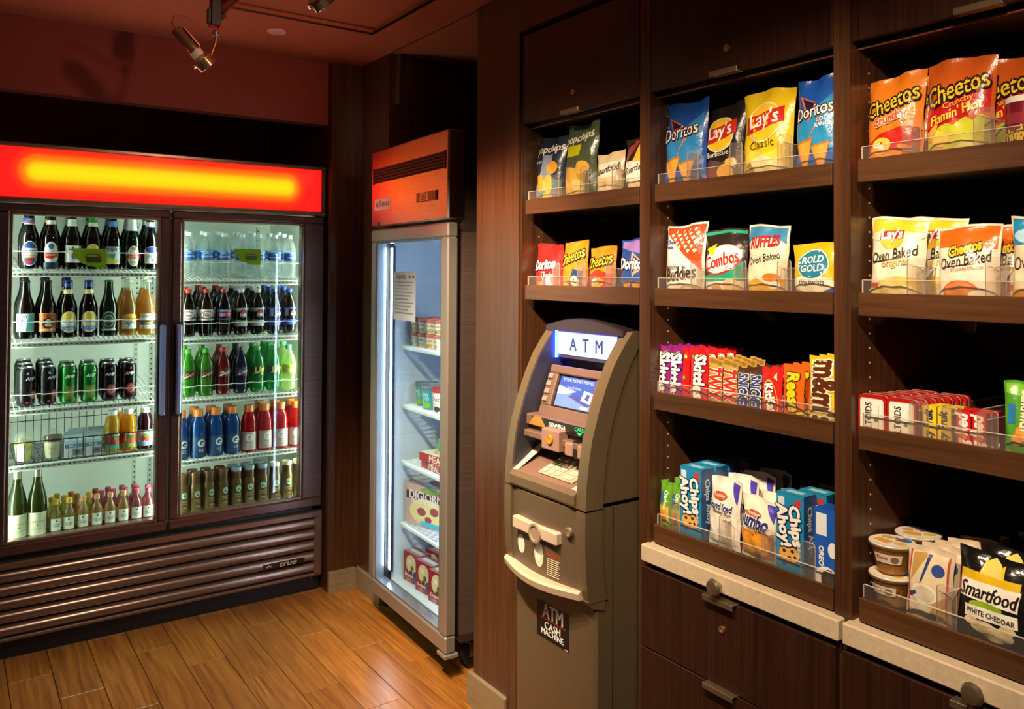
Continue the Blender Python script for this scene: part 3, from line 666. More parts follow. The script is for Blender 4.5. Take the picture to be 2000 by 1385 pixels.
j1 = put(juice('#d8b43c', JL('#6a2f28', '#3f9a8a', '#a83226')), (0.597, 3.858, zb), .3, 'apple juice bottle with green-shouldered label, left of three', 'bottle', 'juice bottles in the basket')
j2 = put(juice('#e8a80e', JL('#b0522a', '#8aa05a', '#d8862a')), (0.660, 3.858, zb), .1, 'bright orange juice bottle, middle of three in the basket', 'bottle', 'juice bottles in the basket')
j3 = put(juice('#3a1018', JL('#c9b8b4', '#7a9ac0', '#a81e2e')), (0.727, 3.858, zb), -.1, 'dark berry juice bottle with red fruit label, right of three', 'bottle', 'juice bottles in the basket')
put(copy_tree(j2), (0.628, 3.93, zb), .9, 'orange juice bottle standing behind the front three', 'bottle', 'juice bottles in the basket')
# wine
WINE = [(0.020, 0.004), (0.032, 0.001), (0.0355, 0.006), (0.0355, 0.135), (0.034, 0.155), (0.029, 0.180), (0.022, 0.205), (0.0165, 0.228), (0.0145, 0.250), (0.0142, 0.276), (0.0155, 0.277), (0.0155, 0.283), (0.013, 0.285)]
wn = vessel('wine_bottle', WINE, clear('#6f7a22', 0.35, 0.05, 1.5, '#4a5414'), [(0.0152, 0.225), (0.0150, 0.250), (0.0148, 0.276), (0.016, 0.277), (0.016, 0.284), (0.010, 0.2865)], mat('#8a8574', 0.35, 0.5), [('label', R(.10, .05, .90, .37, '#d3d5b4')+T('CASTAGNA', .5, .24, .6, '#8a8a6a', shear=.2)+E(.5, .19, .03, .012, '#a83a2e')+T('PINOT GRIGIO', .5, .14, .4, '#9a9a7a')+R(.14, .33, .86, .335, '#b5b794'))])
put(wn, (0.250, 3.845, ZL[4]), 0.2, 'tall green wine bottle half hidden by the door frame', 'bottle', 'wine bottles on the cooler floor')
put(copy_tree(wn), (0.321, 3.845, ZL[4]), -0.05, 'tall green wine bottle with cream label beside the miniatures', 'bottle', 'wine bottles on the cooler floor')
MINI = [(0.015, 0.002), (0.021, 0), (0.0225, 0.004), (0.0225, 0.078), (0.0205, 0.090), (0.0125, 0.104), (0.0095, 0.112), (0.0095, 0.126)]
MCAP = [(0.0105, 0.122), (0.0118, 0.123), (0.0118, 0.141), (0.0095, 0.143), (0.002, 0.143)]
def mini(wc, cc): return vessel('miniature_bottle', MINI, clear(wc, 0.30, 0.05, 1.5, wc), MCAP, mat(cc, 0.35, 0.2), [('label', R(.14, .16, .86, .54, '#dfe3d8')+T('SUTTER\nHOME', .5, .32, .42, '#3a3f38', bold=.02)+E(.5, .47, .05, .03, '#4a4f44'))])
mk = {'y': ('#d8cf7e', '#d6b23a', 'yellow-capped pale'), 'p': ('#e2c98e', '#d69a6e', 'peach-capped golden'), 'r': ('#c8848a', '#b04a66', 'pink-capped rose'), 'o': ('#d8b070', '#b8722e', 'orange-capped amber')}
mp = {k: mini(v[0], v[1]) for k, v in mk.items()}; mused = set()
fx = [0.386, 0.435, 0.487, 0.538, 0.589, 0.640, 0.692, 0.739]; fk = 'yypppprr'
bx = [0.375+0.0465*i for i in range(9)]; bkk = 'yyoyrrrrr'
for nm, xs, ks, y in (('front', fx, fk, 3.835), ('second', bx, bkk, 3.884), ('third', [0.40, 0.452, 0.545, 0.595, 0.65, 0.70], 'yorrrr', 3.933)):
    for i, (x, k) in enumerate(zip(xs, ks)):
        o = mp[k] if k not in mused else copy_tree(mp[k]); mused.add(k)
        put(o, (x, y, ZL[4]), random.uniform(-.15, .15), '%s miniature wine bottle, %s from the left in the %s row' % (mk[k][2], ORD[i], nm), 'bottle', 'miniature wine bottles on the cooler floor')
# --- right door
WATER = [(0.024, 0), (0.031, 0.003), (0.0325, 0.012), (0.0305, 0.020), (0.0325, 0.028), (0.0305, 0.037), (0.0325, 0.046), (0.0305, 0.055), (0.0325, 0.064), (0.0325, 0.070), (0.0310, 0.084), (0.0310, 0.122), (0.0325, 0.134), (0.030, 0.150), (0.022, 0.172), (0.0135, 0.186), (0.0125, 0.195)]
WCAP = [(0.0138, 0.190), (0.0142, 0.191), (0.0142, 0.205), (0.012, 0.207), (0.002, 0.207)]
WMAT = clear('#eef6f6', 0.12, 0.08, 1.42, '#ffffff', 0.6, 160)
wt = vessel('water_bottle', WATER, WMAT, WCAP, mat('#dfe8ea', 0.4), [('label', R(.01, .42, .99, .62, '#1f52a8')+R(.01, .60, .99, .63, '#7ab0dc')+T('AQUAFINA', .5, .50, .62, '#e4eef8', bold=.02)+Q([(.3, .55), (.5, .60), (.7, .55), (.5, .57)], '#bcd6f0'))], 0.096)
first = True
for k in range(3):
    for i, x in enumerate(RW):
        if k == 2 and i % 2: continue
        o = wt if first else copy_tree(wt); first = False
        put(o, (x+random.uniform(-.003, .003), 3.850+0.077*k, ZR[0]+0.0105+SLOPE*0.077*k), random.uniform(-.3, .3), 'clear water bottle with blue label, %s from the left, %s row' % (ORD[i], ('front', 'second', 'third')[k]), 'bottle', 'water bottles on the top shelf')
SODA = [(0.018, 0.003), (0.027, 0), (0.032, 0.006), (0.0335, 0.020), (0.0320, 0.045), (0.0325, 0.058), (0.0345, 0.074), (0.0350, 0.082), (0.0350, 0.122), (0.0335, 0.136), (0.0285, 0.158), (0.0195, 0.178), (0.0130, 0.190), (0.0125, 0.200)]
SCAP = [(0.0140, 0.194), (0.0146, 0.195), (0.0146, 0.211), (0.0125, 0.213), (0.002, 0.213)]
def petal(a, z): return 1-0.10*max(0, 1-z/0.03)*(0.5+0.5*math.cos(5*a))
def soda(body, cc, lab): return vessel('soda_bottle', SODA, body, SCAP, mat(cc, 0.35), [('label', lab)], 0.10, n=25, rf=petal)
COLA = clear('#1a0c08', 0.75, 0.05, 1.5, '#100705')
LZ0, LZ1 = .36, .60
ball = E(.56, .47, .15, .075, '#e8e8ee')+Q([(.41, .475), (.45, .525), (.56, .548), (.67, .525), (.71, .49), (.6, .50), (.5, .47)], '#c8342c')+Q([(.42, .45), (.5, .40), (.6, .393), (.69, .43), (.6, .42), (.5, .445)], '#2c3f96')
s_drw = soda(COLA, '#a82a22', R(.01, LZ0, .99, LZ1, '#d9d3cd')+E(.5, .48, .3, .085, '#5a1a20')+E(.5, .48, .27, .07, '#e2dad4')+T('Diet', .5, .48, .34, '#6a1a22', bold=.03))
s_drb = soda(COLA, '#a82a22', R(.01, LZ0, .99, LZ1, '#27427e')+R(.01, .55, .99, .58, '#9ab4d8')+E(.6, .48, .18, .08, '#b82a2e')+T('DR', .6, .48, .18, '#f0ecec', bold=.03)+R(.1, .44, .4, .52, '#c86a6e'))
s_dpe = soda(COLA, '#c9cdd4', R(.01, .20, .99, .62, '#b9bcc2')+R(.01, .20, .45, .62, '#8e8a88')+ball)
s_pep = soda(COLA, '#2a4fb0', R(.01, .20, .99, .62, '#2447b4')+R(.12, .42, .30, .60, '#8aa4e0')+ball)
seq = [(s_drw, 'red-capped cola bottle with white label'), (s_drw, 'red-capped cola bottle with white label'), (s_drb, 'red-capped cola bottle with blue label'), (s_dpe, 'grey-capped cola bottle with silver label'), (s_dpe, 'grey-capped cola bottle with silver label'), (s_pep, 'blue-capped cola bottle with blue label'), (s_pep, 'blue-capped cola bottle with blue label')]
def files(seq, xs, z, deep, dy, grp, y0=3.847, slope=True):
    used = set()
    for i, (pr, nm) in enumerate(seq):
        for k in range(deep[i]):
            o = pr if id(pr) not in used else copy_tree(pr); used.add(id(pr))
            put(o, (xs[i]+random.uniform(-.001, .001), y0+dy*k, z+((0.0105+SLOPE*dy*k) if slope else 0.0008)), random.uniform(-.25, .25), '%s, %s file from the left, %s' % (nm, ORD[i], ('front', 'second back', 'third back')[k]), 'bottle', grp)
files(seq, RW, ZR[1], [3]*7, 0.076, 'cola bottles on the second shelf')
LS0, LS1 = .40, .60
def pop(col, cc, lcol, txt, tc, body=.7): return soda(clear(col, body, 0.06, 1.45, col), cc, R(.01, LS0, .99, LS1, lcol)+T(txt, .52, .5, .5, tc, rot=12, bold=.04, shear=.25)+Q([(.2, .42), (.8, .55), (.8, .57), (.2, .44)], '#c8d8a0'))
p_g1 = pop('#3f9a1e', '#3a8a22', '#23321c', 'Dew', '#d84a3a'); p_re = pop('#8a1a20', '#a8242a', '#5a1420', 'Dew', '#e6c0a0'); p_bl = pop('#14264e', '#16181e', '#1c2450', 'Dew', '#d07a8a')
p_g2 = pop('#1ea852', '#1f9a4a', '#1c3a22', 'Up', '#e2d83a', .6); p_cl = pop('#d6e6b0', '#5ac48a', '#a8c83a', 'Twist', '#e8f0c0', .35)
files([(p_g1, 'green soda bottle with dark label'), (p_g1, 'green soda bottle with dark label'), (p_re, 'dark red soda bottle'), (p_bl, 'dark blue soda bottle with black cap'), (p_g2, 'bright green lemon-lime bottle'), (p_g2, 'bright green lemon-lime bottle'), (p_cl, 'clear lime soda bottle')], RW, ZR[2], [2, 2, 2, 2, 2, 3, 3], 0.077, 'coloured soda bottles on the third shelf')
GAT = [(0.026, 0), (0.034, 0.003), (0.0365, 0.012), (0.0365, 0.104), (0.0345, 0.112), (0.0365, 0.120), (0.0355, 0.142), (0.030, 0.166), (0.022, 0.182), (0.0195, 0.190)]
GCAP = [(0.0205, 0.185), (0.0212, 0.187), (0.0212, 0.214), (0.0195, 0.217), (0.003, 0.217)]
def gat(col, lc): return vessel('sports_drink_bottle', GAT, clear(col, 0.82, 0.06, 1.45, col), GCAP, mat('#d8782a', 0.4), [('label', R(.10, .07, .90, .50, lc)+E(.52, .36, .17, .09, '#e8eaec')+E(.53, .36, .10, .05, lc)+R(.5, .335, .66, .365, '#e8eaec')+Q([(.55, .36), (.6, .42), (.58, .36)], '#d8642a')+T('G2', .5, .2, .2, '#dfe4e6'))], 0.104)
g_b = gat('#1a56a0', '#20466e'); g_r = gat('#c2161c', '#b9a8a4')
files([(g_b, 'blue sports drink bottle with orange cap')]*4+[(g_r, 'red sports drink bottle with orange cap')]*4, RG, ZR[3], [1, 2, 2, 2, 1, 2, 2, 2], 0.079, 'sports drinks on the fourth shelf', slope=False)
COF = [(0.022, 0), (0.0255, 0.001), (0.0270, 0.005), (0.0270, 0.116), (0.0245, 0.124), (0.0225, 0.130), (0.0225, 0.158), (0.0215, 0.166)]
CCAP = [(0.0232, 0.163), (0.0238, 0.165), (0.0238, 0.176), (0.0225, 0.180), (0.021, 0.1805), (0.0205, 0.178), (0.002, 0.178)]
def cof(cc): return vessel('coffee_bottle', COF, mat('#5f4a22', 0.3, 0.35), CCAP, mat(cc, 0.35, 0.3), [('label', E(.52, .52, .17, .095, '#2f6a52')+E(.52, .52, .15, .083, '#bcd0c2')+E(.52, .52, .095, .05, '#2f6a52')+E(.52, .535, .04, .024, '#bcd0c2')+T('STARBUCKS', .52, .36, .42, '#d8c8a0')+T('DOUBLESHOT', .52, .30, .4, '#c8b484')+T('coffee', .52, .2, .25, '#c8b484')+R(.78, .08, .86, .16, '#d8ccb0')), ('neck_label', R(.01, .79, .99, .935, '#4a2f16'))], 0.082)
c1, c2, c3 = cof('#6a4428'), cof('#8ea4b4'), cof('#e2dec0')
files([(c1, 'brown-capped coffee bottle')]*4+[(c2, 'blue-grey-capped coffee bottle')]*3+[(c3, 'cream-capped coffee bottle')]*3, RS, ZR[4], [1, 2, 2, 2, 2, 2, 2, 1, 1, 1], 0.06, 'coffee bottles on the cooler floor', 3.835, False)
# ------------------------------------------------------------------ upright glass-door freezer
fz = tag(empty('glass_door_freezer', (1.535, 2.9655, 0), math.radians(-92.6)), 'tall stainless glass-door freezer lit white inside, beside the cooler', 'freezer')
def fb(m, name, mt, parent=None, sm=None): return m.build(name, mt, parent or fz, sm, local=True)
HW = 0.358
ALU = mat('#b3a79a', 0.35, 0.7)
FLIN = mat('#c2cede', 0.22, spec=0.7, bump=0.12, bscale=9)
HDR = grain_mat('satin_stainless', '#bdb4ac', '#d0c8c0', 0.34, (3, 3, 160), 0.04, metal=1.0)
_b = HDR.node_tree.nodes['Principled BSDF']; _b.inputs['Anisotropic'].default_value = 0.9; _b.inputs['Anisotropic Rotation'].default_value = 0.25
_t = HDR.node_tree.nodes.new('ShaderNodeTangent'); _t.direction_type = 'RADIAL'; _t.axis = 'Z'; HDR.node_tree.links.new(_t.outputs[0], _b.inputs['Tangent'])
m = MB().box(-HW, -0.285, 0.07, 0.69, 0.13, 2.035).box(0.285, HW, 0.07, 0.69, 0.13, 2.035).box(-HW, HW, 0.07, 0.69, 1.655, 2.035).box(-HW, HW, 0.07, 0.69, 0.13, 0.158).box(-HW, HW, 0.60, 0.69, 0.158, 1.655)
fb(m, 'cabinet', STEELH)
m = MB().box(-0.285, -0.279, 0.072, 0.60, 0.158, 1.655).box(0.279, 0.285, 0.072, 0.60, 0.158, 1.655).box(-0.279, 0.279, 0.594, 0.60, 0.158, 1.655).box(-0.279, 0.279, 0.072, 0.594, 0.158, 0.164).box(-0.279, 0.279, 0.072, 0.594, 1.648, 1.655)
fb(m, 'liner', FLIN)
m = MB().cbox(-0.365, 0.365, 0.0, 0.072, 1.702, 2.038, 0.006)
hd = fb(m, 'header', HDR, None, 30)
# vent grille in the header
m = MB().box(-0.345, 0.345, -0.0012, 0.0, 1.893, 1.957)
vt = fb(m, 'vent', mat('#1a0b0b', 0.5), hd)
for i in range(5): fb(MB().prism([(-0.006, 1.896+i*0.0125), (-0.001, 1.903+i*0.0125), (-0.001, 1.8975+i*0.0125)], -0.335, 0.335, 'x'), 'vent_slat', mat('#6e2a24', 0.35, 0.4), vt)
fb(MB().box(0.338, 0.345, -0.004, 0, 1.89, 1.96).box(-0.345, -0.338, -0.004, 0, 1.89, 1.96), 'vent_end', mat('#5a2a26', 0.4, 0.4), vt)
def plate(name, shapes, W, H, x, z, parent, y=-0.0005):
    o = link(name, print_mesh(name, shapes, W, H, lambda a, b, f: (a, -f, b), base=0.0002), parent); o.location = (x, y, z); return o
plate('name_plate', R(0, 0, 1, 1, '#cfc4ba')+R(.02, .04, .98, .96, '#e2d8cc')+Q([(.08, .3), (.14, .7), (.22, .7), (.28, .3), (.22, .3), (.18, .55), (.13, .3)], '#7a2a24')+T('Supera', .62, .5, .6, '#6a2a24', bold=.02), 0.17, 0.052, -0.245, 1.772, hd)
ct = plate('control_panel', R(0, 0, 1, 1, '#1a1413')+R(.18, .08, .58, .92, '#d8d0c8')+R(.26, .18, .52, .82, '#c22a20')+R(.03, .15, .16, .85, '#2f5a48')+R(.64, .1, .8, .9, '#5a2420')+R(.82, .15, .96, .85, '#33201c')+T('-18', .39, .5, .18, '#ff8a70'), 0.175, 0.036, 0.19, 1.78, hd, -0.004)
fb(MB().box(0.102, 0.278, -0.0038, 0.0, 1.78, 1.816), 'control_box', BLACK, hd)
plate('button_label', R(0, 0, 1, 1, '#e2d2bc')+T('SET', .5, .5, .7, '#5a3a30'), 0.018, 0.014, 0.125, 1.757, hd); plate('button_label', R(0, 0, 1, 1, '#e2d2bc')+T('ON', .5, .5, .6, '#5a3a30'), 0.022, 0.016, 0.238, 1.752, hd)
o = link('lock', MB().lathe([(0.002, -0.004), (0.008, -0.003), (0.008, 0.004), (0.006, 0.005)], 14).mesh('lock', NICKEL, 40), hd); o.location = (-0.29, -0.002, 1.716); o.rotation_euler.x = math.radians(90)
# door
z0, z1, g0, g1, gx = 0.105, 1.690, 0.172, 1.632, 0.305
m = MB().cbox(-0.365, 0.365, 0, 0.045, g1+0.004, z1, 0.006).cbox(-0.365, 0.365, 0, 0.045, z0, g0-0.004, 0.006).cbox(-0.365, -gx-0.004, 0, 0.045, g0-0.004, g1+0.004, 0.006).cbox(gx+0.004, 0.365, 0, 0.045, g0-0.004, g1+0.004, 0.006)
fd = fb(m, 'door', ALU, None, 30)
m = MB()
for a, b, c, e in ((-gx-0.006, gx+0.006, g1-0.004, g1+0.008), (-gx-0.006, gx+0.006, g0-0.008, g0+0.004), (-gx-0.006, -gx+0.006, g0, g1), (gx-0.006, gx+0.006, g0, g1)): m.box(a, b, 0.006, 0.05, c, e)
fb(m, 'glazing_bead', mat('#8f97a6', 0.25, 0.7), fd)
fb(MB().box(-gx, gx, 0.020, 0.027, g0, g1), 'glass_pane', GLASS, fd)
m = MB()
for a, b, c, e in ((-0.33, 0.33, g1+0.01, g1+0.03), (-0.33, 0.33, g0-0.03, g0-0.01), (-0.33, -0.295, g0-0.01, g1+0.01), (0.295, 0.33, g0-0.01, g1+0.01)): m.box(a, b, 0.046, 0.068, c, e)
fb(m, 'gasket', mat('#16181c', 0.5), fd)
fb(MB().cbox(0.305, 0.372, -0.004, 0.055, 0.088, 0.104, 0.003), 'hinge', ALU, fd, 30)
# notice stuck to the glass
plate('notice', R(0, 0, 1, 1, '#c9ced4')+T('Supera', .34, .90, .42, '#2a2f38')+E(.74, .90, .05, .035, '#6a7078')+E(.9, .90, .05, .035, '#6a7078')+sum([R(.08, .78-.07*i, .9-.1*((i*7) % 3), .80-.07*i, '#8e949c') for i in range(10)], []), 0.215, 0.20, -0.055, 1.305, fd, 0.0195)
# LED strip and light
fb(MB().box(-0.282, -0.262, 0.060, 0.072, 0.20, 1.62), 'led_channel', mat('#2a3a5a', 0.3, 0.5))
fb(MB().box(-0.278, -0.266, 0.056, 0.0595, 0.21, 1.61), 'led_strip', emit('#dfeaff', 55.0))
fb(MB().box(0.262, 0.276, 0.074, 0.082, 0.21, 1.61), 'led_strip', emit('#d4e2ff', 80.0))
m = MB()
for i in range(120): m.box(-0.2745, -0.2695, 0.0545, 0.0565, 0.212+i*0.0116, 0.2155+i*0.0116)
tag(fb(m, 'led_dot', mat('#ffffff', 0.3)), kind='stuff')
FZ = [1.183, 0.926, 0.682, 0.414]
FW = mat('#e4eaf4', 0.35)
for z in FZ:
    s = fb(MB().cbox(-0.255, 0.268, 0.10, 0.112, z-0.016, z, 0.003).box(-0.255, -0.247, 0.11, 0.57, z-0.012, z-0.002).box(0.26, 0.268, 0.11, 0.57, z-0.012, z-0.002), 'shelf', FW)
    m = MB()
    for i in range(30): m.tube([(-0.245+i*0.0172, 0.108, z-0.003), (-0.245+i*0.0172, 0.57, z-0.003)], 0.0022, 5)
    tag(fb(m, 'shelf_wire', FW, s), kind='stuff')
for X in (-0.262, 0.272):
    fb(MB().box(X-0.005, X+0.005, 0.30, 0.312, 0.17, 1.64), 'shelf_standard', mat('#c9d4e4', 0.3, 0.5))
# casters
for X, Y in ((-0.30, 0.14), (0.30, 0.14), (-0.30, 0.62), (0.30, 0.62)):
    c = fb(MB().cbox(X-0.028, X+0.028, Y-0.028, Y+0.028, 0.105, 0.13, 0.003), 'caster', mat('#5a5248', 0.4, 0.6))
    fb(MB().tube([(X-0.014, Y+0.012, 0.052), (X+0.014, Y+0.012, 0.052)], 0.048, 18), 'wheel', mat('#0d0d0e', 0.6), c, 40)
    for dx in (-0.019, 0.019): fb(MB().box(X+dx-0.003, X+dx+0.003, Y-0.01, Y+0.03, 0.05, 0.106), 'fork', NICKEL, c)
# frozen goods stand on the shelves as things of their own
MF = Matrix.Translation((1.535, 2.9655, 0)) @ Matrix.Rotation(math.radians(-92.6), 4, 'Z')
def fput(o, x, y, z, rz, label, cat, group=None):
    o.location = MF @ Vector((x, y, z)); o.rotation_euler.z = math.radians(-92.6)+rz; return tag(o, label, cat, group)
def tub(name, r0, r1, h, body, lidc, lab, band=None):
    o = MB().lathe([(r0*0.95, 0), (r0, 0.001), (r1, h), (r1*0.98, h)], 24).build(name, mat(body, 0.4), None, 40, local=True)
    MB().lathe([(r1*1.01, h-0.010), (r1*1.05, h-0.009), (r1*1.05, h+0.005), (r1*0.98, h+0.006), (r1*0.96, h+0.003), (0.002, h+0.003)], 24).build('lid', mat(lidc, 0.35), o, 40, local=True)
    f = lambda x, z, of: ((r0+(r1-r0)*z/h+of)*math.sin(x/r0), -(r0+(r1-r0)*z/h+of)*math.cos(x/r0), z)
    link('label', print_mesh('label', lab, 2.8*r0, h, f, 14, 0), o); return o
ic = tub('ice_cream_cup', 0.029, 0.034, 0.056, '#e2ddd0', '#b8605a', R(.15, .45, .85, .8, '#e9dcc8')+T('Vanilla', .5, .62, .5, '#8a4a3a')+E(.6, .25, .16, .16, '#c8a050')+E(.4, .22, .12, .12, '#b86a4a')+R(.02, .9, .98, .98, '#c87a70'))
first = True
for lay in range(2):
    for i in range(6):
        for k in range(2):
            o = ic if first else copy_tree(ic); first = False
            fput(o, -0.195+0.073*i, 0.155+0.075*k, FZ[0]+0.0625*lay, random.uniform(-.4, .4), 'white ice cream cup with dusty red lid, %s layer, %s %s' % (('lower', 'upper')[lay], ORD[i], ('in front', 'in the back row')[k]), 'ice cream cup', 'small ice cream cups on the top freezer shelf')
pt1 = tub('ice_cream_tub', 0.040, 0.047, 0.094, '#4a9ab0', '#6a7484', Q([(.1, .1), (.45, .1), (.35, .98), (.1, .98)], '#dfe6ea')+E(.6, .5, .1, .12, '#7ac0c8')+T("Ben", .5, .7, .3, '#e6eef0', bold=.03)+E(.55, .2, .2, .14, '#8ab83a'))
pt2 = tub('ice_cream_tub', 0.040, 0.047, 0.094, '#ded8cc', '#a03038', R(.15, .5, .85, .75, '#efe9dc')+T('Dazs', .5, .62, .4, '#8a3a34')+E(.5, .18, .14, .12, '#4a3c38'))
for i, (pr, X, Y, nm) in enumerate(((pt1, -0.19, 0.19, 'blue ice cream tub, left of two'), (pt1, -0.085, 0.17, 'blue ice cream tub, right of two'), (pt2, 0.02, 0.165, 'cream ice cream tub with dark red lid'), (pt2, 0.13, 0.165, 'cream ice cream tub with red lid, behind the door frame'), (pt2, 0.0, 0.28, 'cream ice cream tub in the second row'))):
    o = pr if i in (0, 2) else copy_tree(pr); fput(o, X, Y, FZ[1], 0.2*i, nm, 'ice cream tub', 'ice cream tubs on the second freezer shelf')
def carton_box(name, w, d, h, col, front, side=None, top=None, chamf=0.001):
    """cardboard box standing on z=0, front at y=-d/2"""
    o = MB().cbox(-w/2, w/2, -d/2, d/2, 0, h, chamf).build(name, mat(col, 0.4), None, None, local=True)
    if front: link('printed_front', print_mesh('printed_front', front, w, h, lambda x, z, f: (x, -d/2-f, z)), o)
    if side: link('printed_side', print_mesh('printed_side', side, d, h, lambda x, z, f: (w/2+f, x, z)), o)
    if top: link('printed_top', print_mesh('printed_top', top, w, d, lambda x, z, f: (x, z-d/2, h+f)), o)
    return o
pz = carton_box('frozen_pizza_box', 0.30, 0.05, 0.175, '#a02a34', R(0, 0, 1, 1, '#c9a6a8')+R(0, .62, 1, .82, '#5a2a40')+E(.45, .36, .38, .33, '#e2cf9a')+E(.32, .36, .09, .1, '#9a4a5a')+E(.58, .42, .09, .1, '#9a4a5a')+E(.46, .2, .07, .08, '#9a4a5a')+T('DIGIORNO', .48, .74, .82, '#efe4e4', bold=.03)+T('TRADITIONAL CRUST', .5, .60, .8, '#f0eaea')+R(.3, .03, .72, .14, '#4ab0d8')+E(.5, .9, .2, .08, '#8aa05a'), R(0, 0, 1, 1, '#8a2438')+R(.1, .4, .9, .62, '#4ab0d8')+T('DIGIORNO', .5, .2, 2.4, '#efe4e4', 90), R(0, 0, 1, 1, '#9a7a92')+R(.3, .1, .7, .7, '#5aa8c8'))
fput(pz, -0.10, 0.19, FZ[3], 0.30, 'frozen pizza box with pepperoni picture, front of its shelf', 'box', 'frozen pizza boxes')
fput(copy_tree(pz), -0.06, 0.28, FZ[3], 0.30, 'frozen pizza box standing behind the first pizza box', 'box', 'frozen pizza boxes')
def tray(name, col, top, front): return carton_box(name, 0.24, 0.19, 0.034, col, front, None, top)
t1 = tray('frozen_meal_tray', '#b8332c', R(0, 0, 1, 1, '#d8d2c8')+E(.4, .5, .3, .38, '#cfa270')+E(.4, .5, .24, .30, '#e2c49a')+E(.78, .5, .14, .2, '#a86a4a'), T('MEAL', .5, .5, .4, '#f0e6dc'))
for i in range(2): fput(t1 if i == 0 else copy_tree(t1), 0.02, 0.22, FZ[2]+0.0345*i, 0.15*i, 'flat red frozen meal box, %s of the stack' % ('bottom', 'second')[i], 'box', 'frozen meals on the third freezer shelf')
bowl = carton_box('frozen_entree_box', 0.17, 0.035, 0.15, '#d8d4ce', R(0, 0, 1, 1, '#ddd8d0')+E(.5, .42, .42, .34, '#c9a27a')+E(.5, .45, .36, .28, '#e6cfa8')+R(0, .86, 1, 1, '#b83a34'))
fput(bowl, -0.08, 0.40, FZ[2], 0.0, 'pale frozen entree box with food picture, upright behind the tray', 'box')
gp = carton_box('frozen_vegetable_box', 0.20, 0.12, 0.05, '#4fae6a', T('GREEN', .5, .5, .5, '#e6f2e0'), None, R(.1, .1, .9, .9, '#8ad09a')+R(.2, .35, .8, .65, '#e2f2e2'))
fput(gp, 0.05, 0.22, FZ[2]+0.0695, -0.2, 'green frozen vegetable box on top of the meal stack', 'box')
ib = carton_box('ice_cream_bar_box', 0.125, 0.06, 0.125, '#8e1c28', R(0, 0, 1, 1, '#96202c')+E(.5, .62, .33, .32, '#d9c39a')+E(.42, .7, .1, .08, '#efe0c0')+E(.58, .5, .09, .09, '#6a4a30')+E(.5, .36, .1, .06, '#4a2c20')+T('Dreyers', .38, .22, .5, '#efe6e2', bold=.04, shear=.2)+R(.66, .06, .86, .42, '#2a3a7a')+T('BARS', .36, .08, .3, '#d8a0a0'), R(0, 0, 1, 1, '#7a1622'), R(0, 0, 1, 1, '#8a6a72')+R(.1, .3, .9, .7, '#cfc0c4'))
for i, (X, Y) in enumerate(((-0.195, 0.155), (-0.062, 0.150), (0.071, 0.145), (0.204, 0.14), (-0.16, 0.245), (-0.02, 0.245), (0.12, 0.245))):
    fput(ib if i == 0 else copy_tree(ib), X, Y, 0.165, 0.12, 'dark red ice cream bar box, %s' % (('first', 'second', 'third', 'fourth')[i]+' along the freezer floor' if i < 4 else ORD[i-4]+' in the row behind on the freezer floor'), 'box', 'ice cream bar boxes on the freezer floor')

# ------------------------------------------------------------------ cash machine
# local frame: x to the viewer's right, y into the bay, z up; base front at y = 0
AX, AYC, AW = 1.46, 1.8825, 0.1925
atm = tag(empty('cash_machine', (AX, AYC, 0), math.radians(-90)), 'bronze-grey standing cash machine with lit sign, screen and keypad', 'cash machine')
def ab(m, name, mt, parent=None, sm=None): return m.build(name, mt, parent or atm, sm, local=True)
AM = mat('#75644b', 0.34, 0.45, bump=0.15, bscale=500)
AMS = mat('#6a583f', 0.42, 0.3, bump=0.15, bscale=500)
APK = mat('#6e5344', 0.42, 0.1)  # darkened tone puts the hood's shade into the inner parts
ADK = mat('#17130f', 0.4)
# pedestal
m = MB().cbox(-AW+0.004, AW-0.004, 0.0, 0.42, 0.0, 0.88, 0.008)
ab(m, 'pedestal', AM, None, 30)
m = MB().box(AW-0.005, AW-0.0035, 0.06, 0.0625, 0.01, 0.86)
ab(m, 'seam', ADK)
# side cheeks: curved in profile
up = [(1.338, 0.130), (1.30, 0.098), (1.25, 0.062), (1.19, 0.032), (1.12, 0.004), (1.05, -0.018), (0.98, -0.031), (0.92, -0.038), (0.862, -0.041)]
lo = [(0.856, -0.041), (0.80, -0.042), (0.74, -0.041), (0.68, -0.037), (0.63, -0.031), (0.612, -0.022)]
def cheek(x0, x1, name, ys, top, zb):
    poly = [(y, z) for z, y in ys]
    rear = [(min(y+0.062, 0.17), z) for y, z in poly[::-1]]
    return MB().prism(poly+rear, x0, x1, 'x')
for s, nm in ((-1, 'l'), (1, 'r')):
    a, b = (-AW, -AW+0.034) if s < 0 else (AW-0.040, AW)
    ab(cheek(a, b, nm, up, 1.362, 0.8625), 'upper_cheek', AM, None, 35)
    ab(cheek(a, b, nm, lo, 0.8565, 0.600), 'lower_cheek', AM, None, 35)
hp = [(min(y+0.058, 0.168), z) for z, y in up]
for a, b in ((-AW+0.004, -AW+0.030), (AW-0.030, AW-0.004)):
    ab(MB().prism(hp+[(0.42, 0.8625), (0.42, 1.336)], a, b, 'x'), 'housing_side', AMS, None, 30)
ab(MB().box(-AW+0.006, AW-0.006, 0.176, 0.42, 0.8625, 1.332), 'housing', AMS)
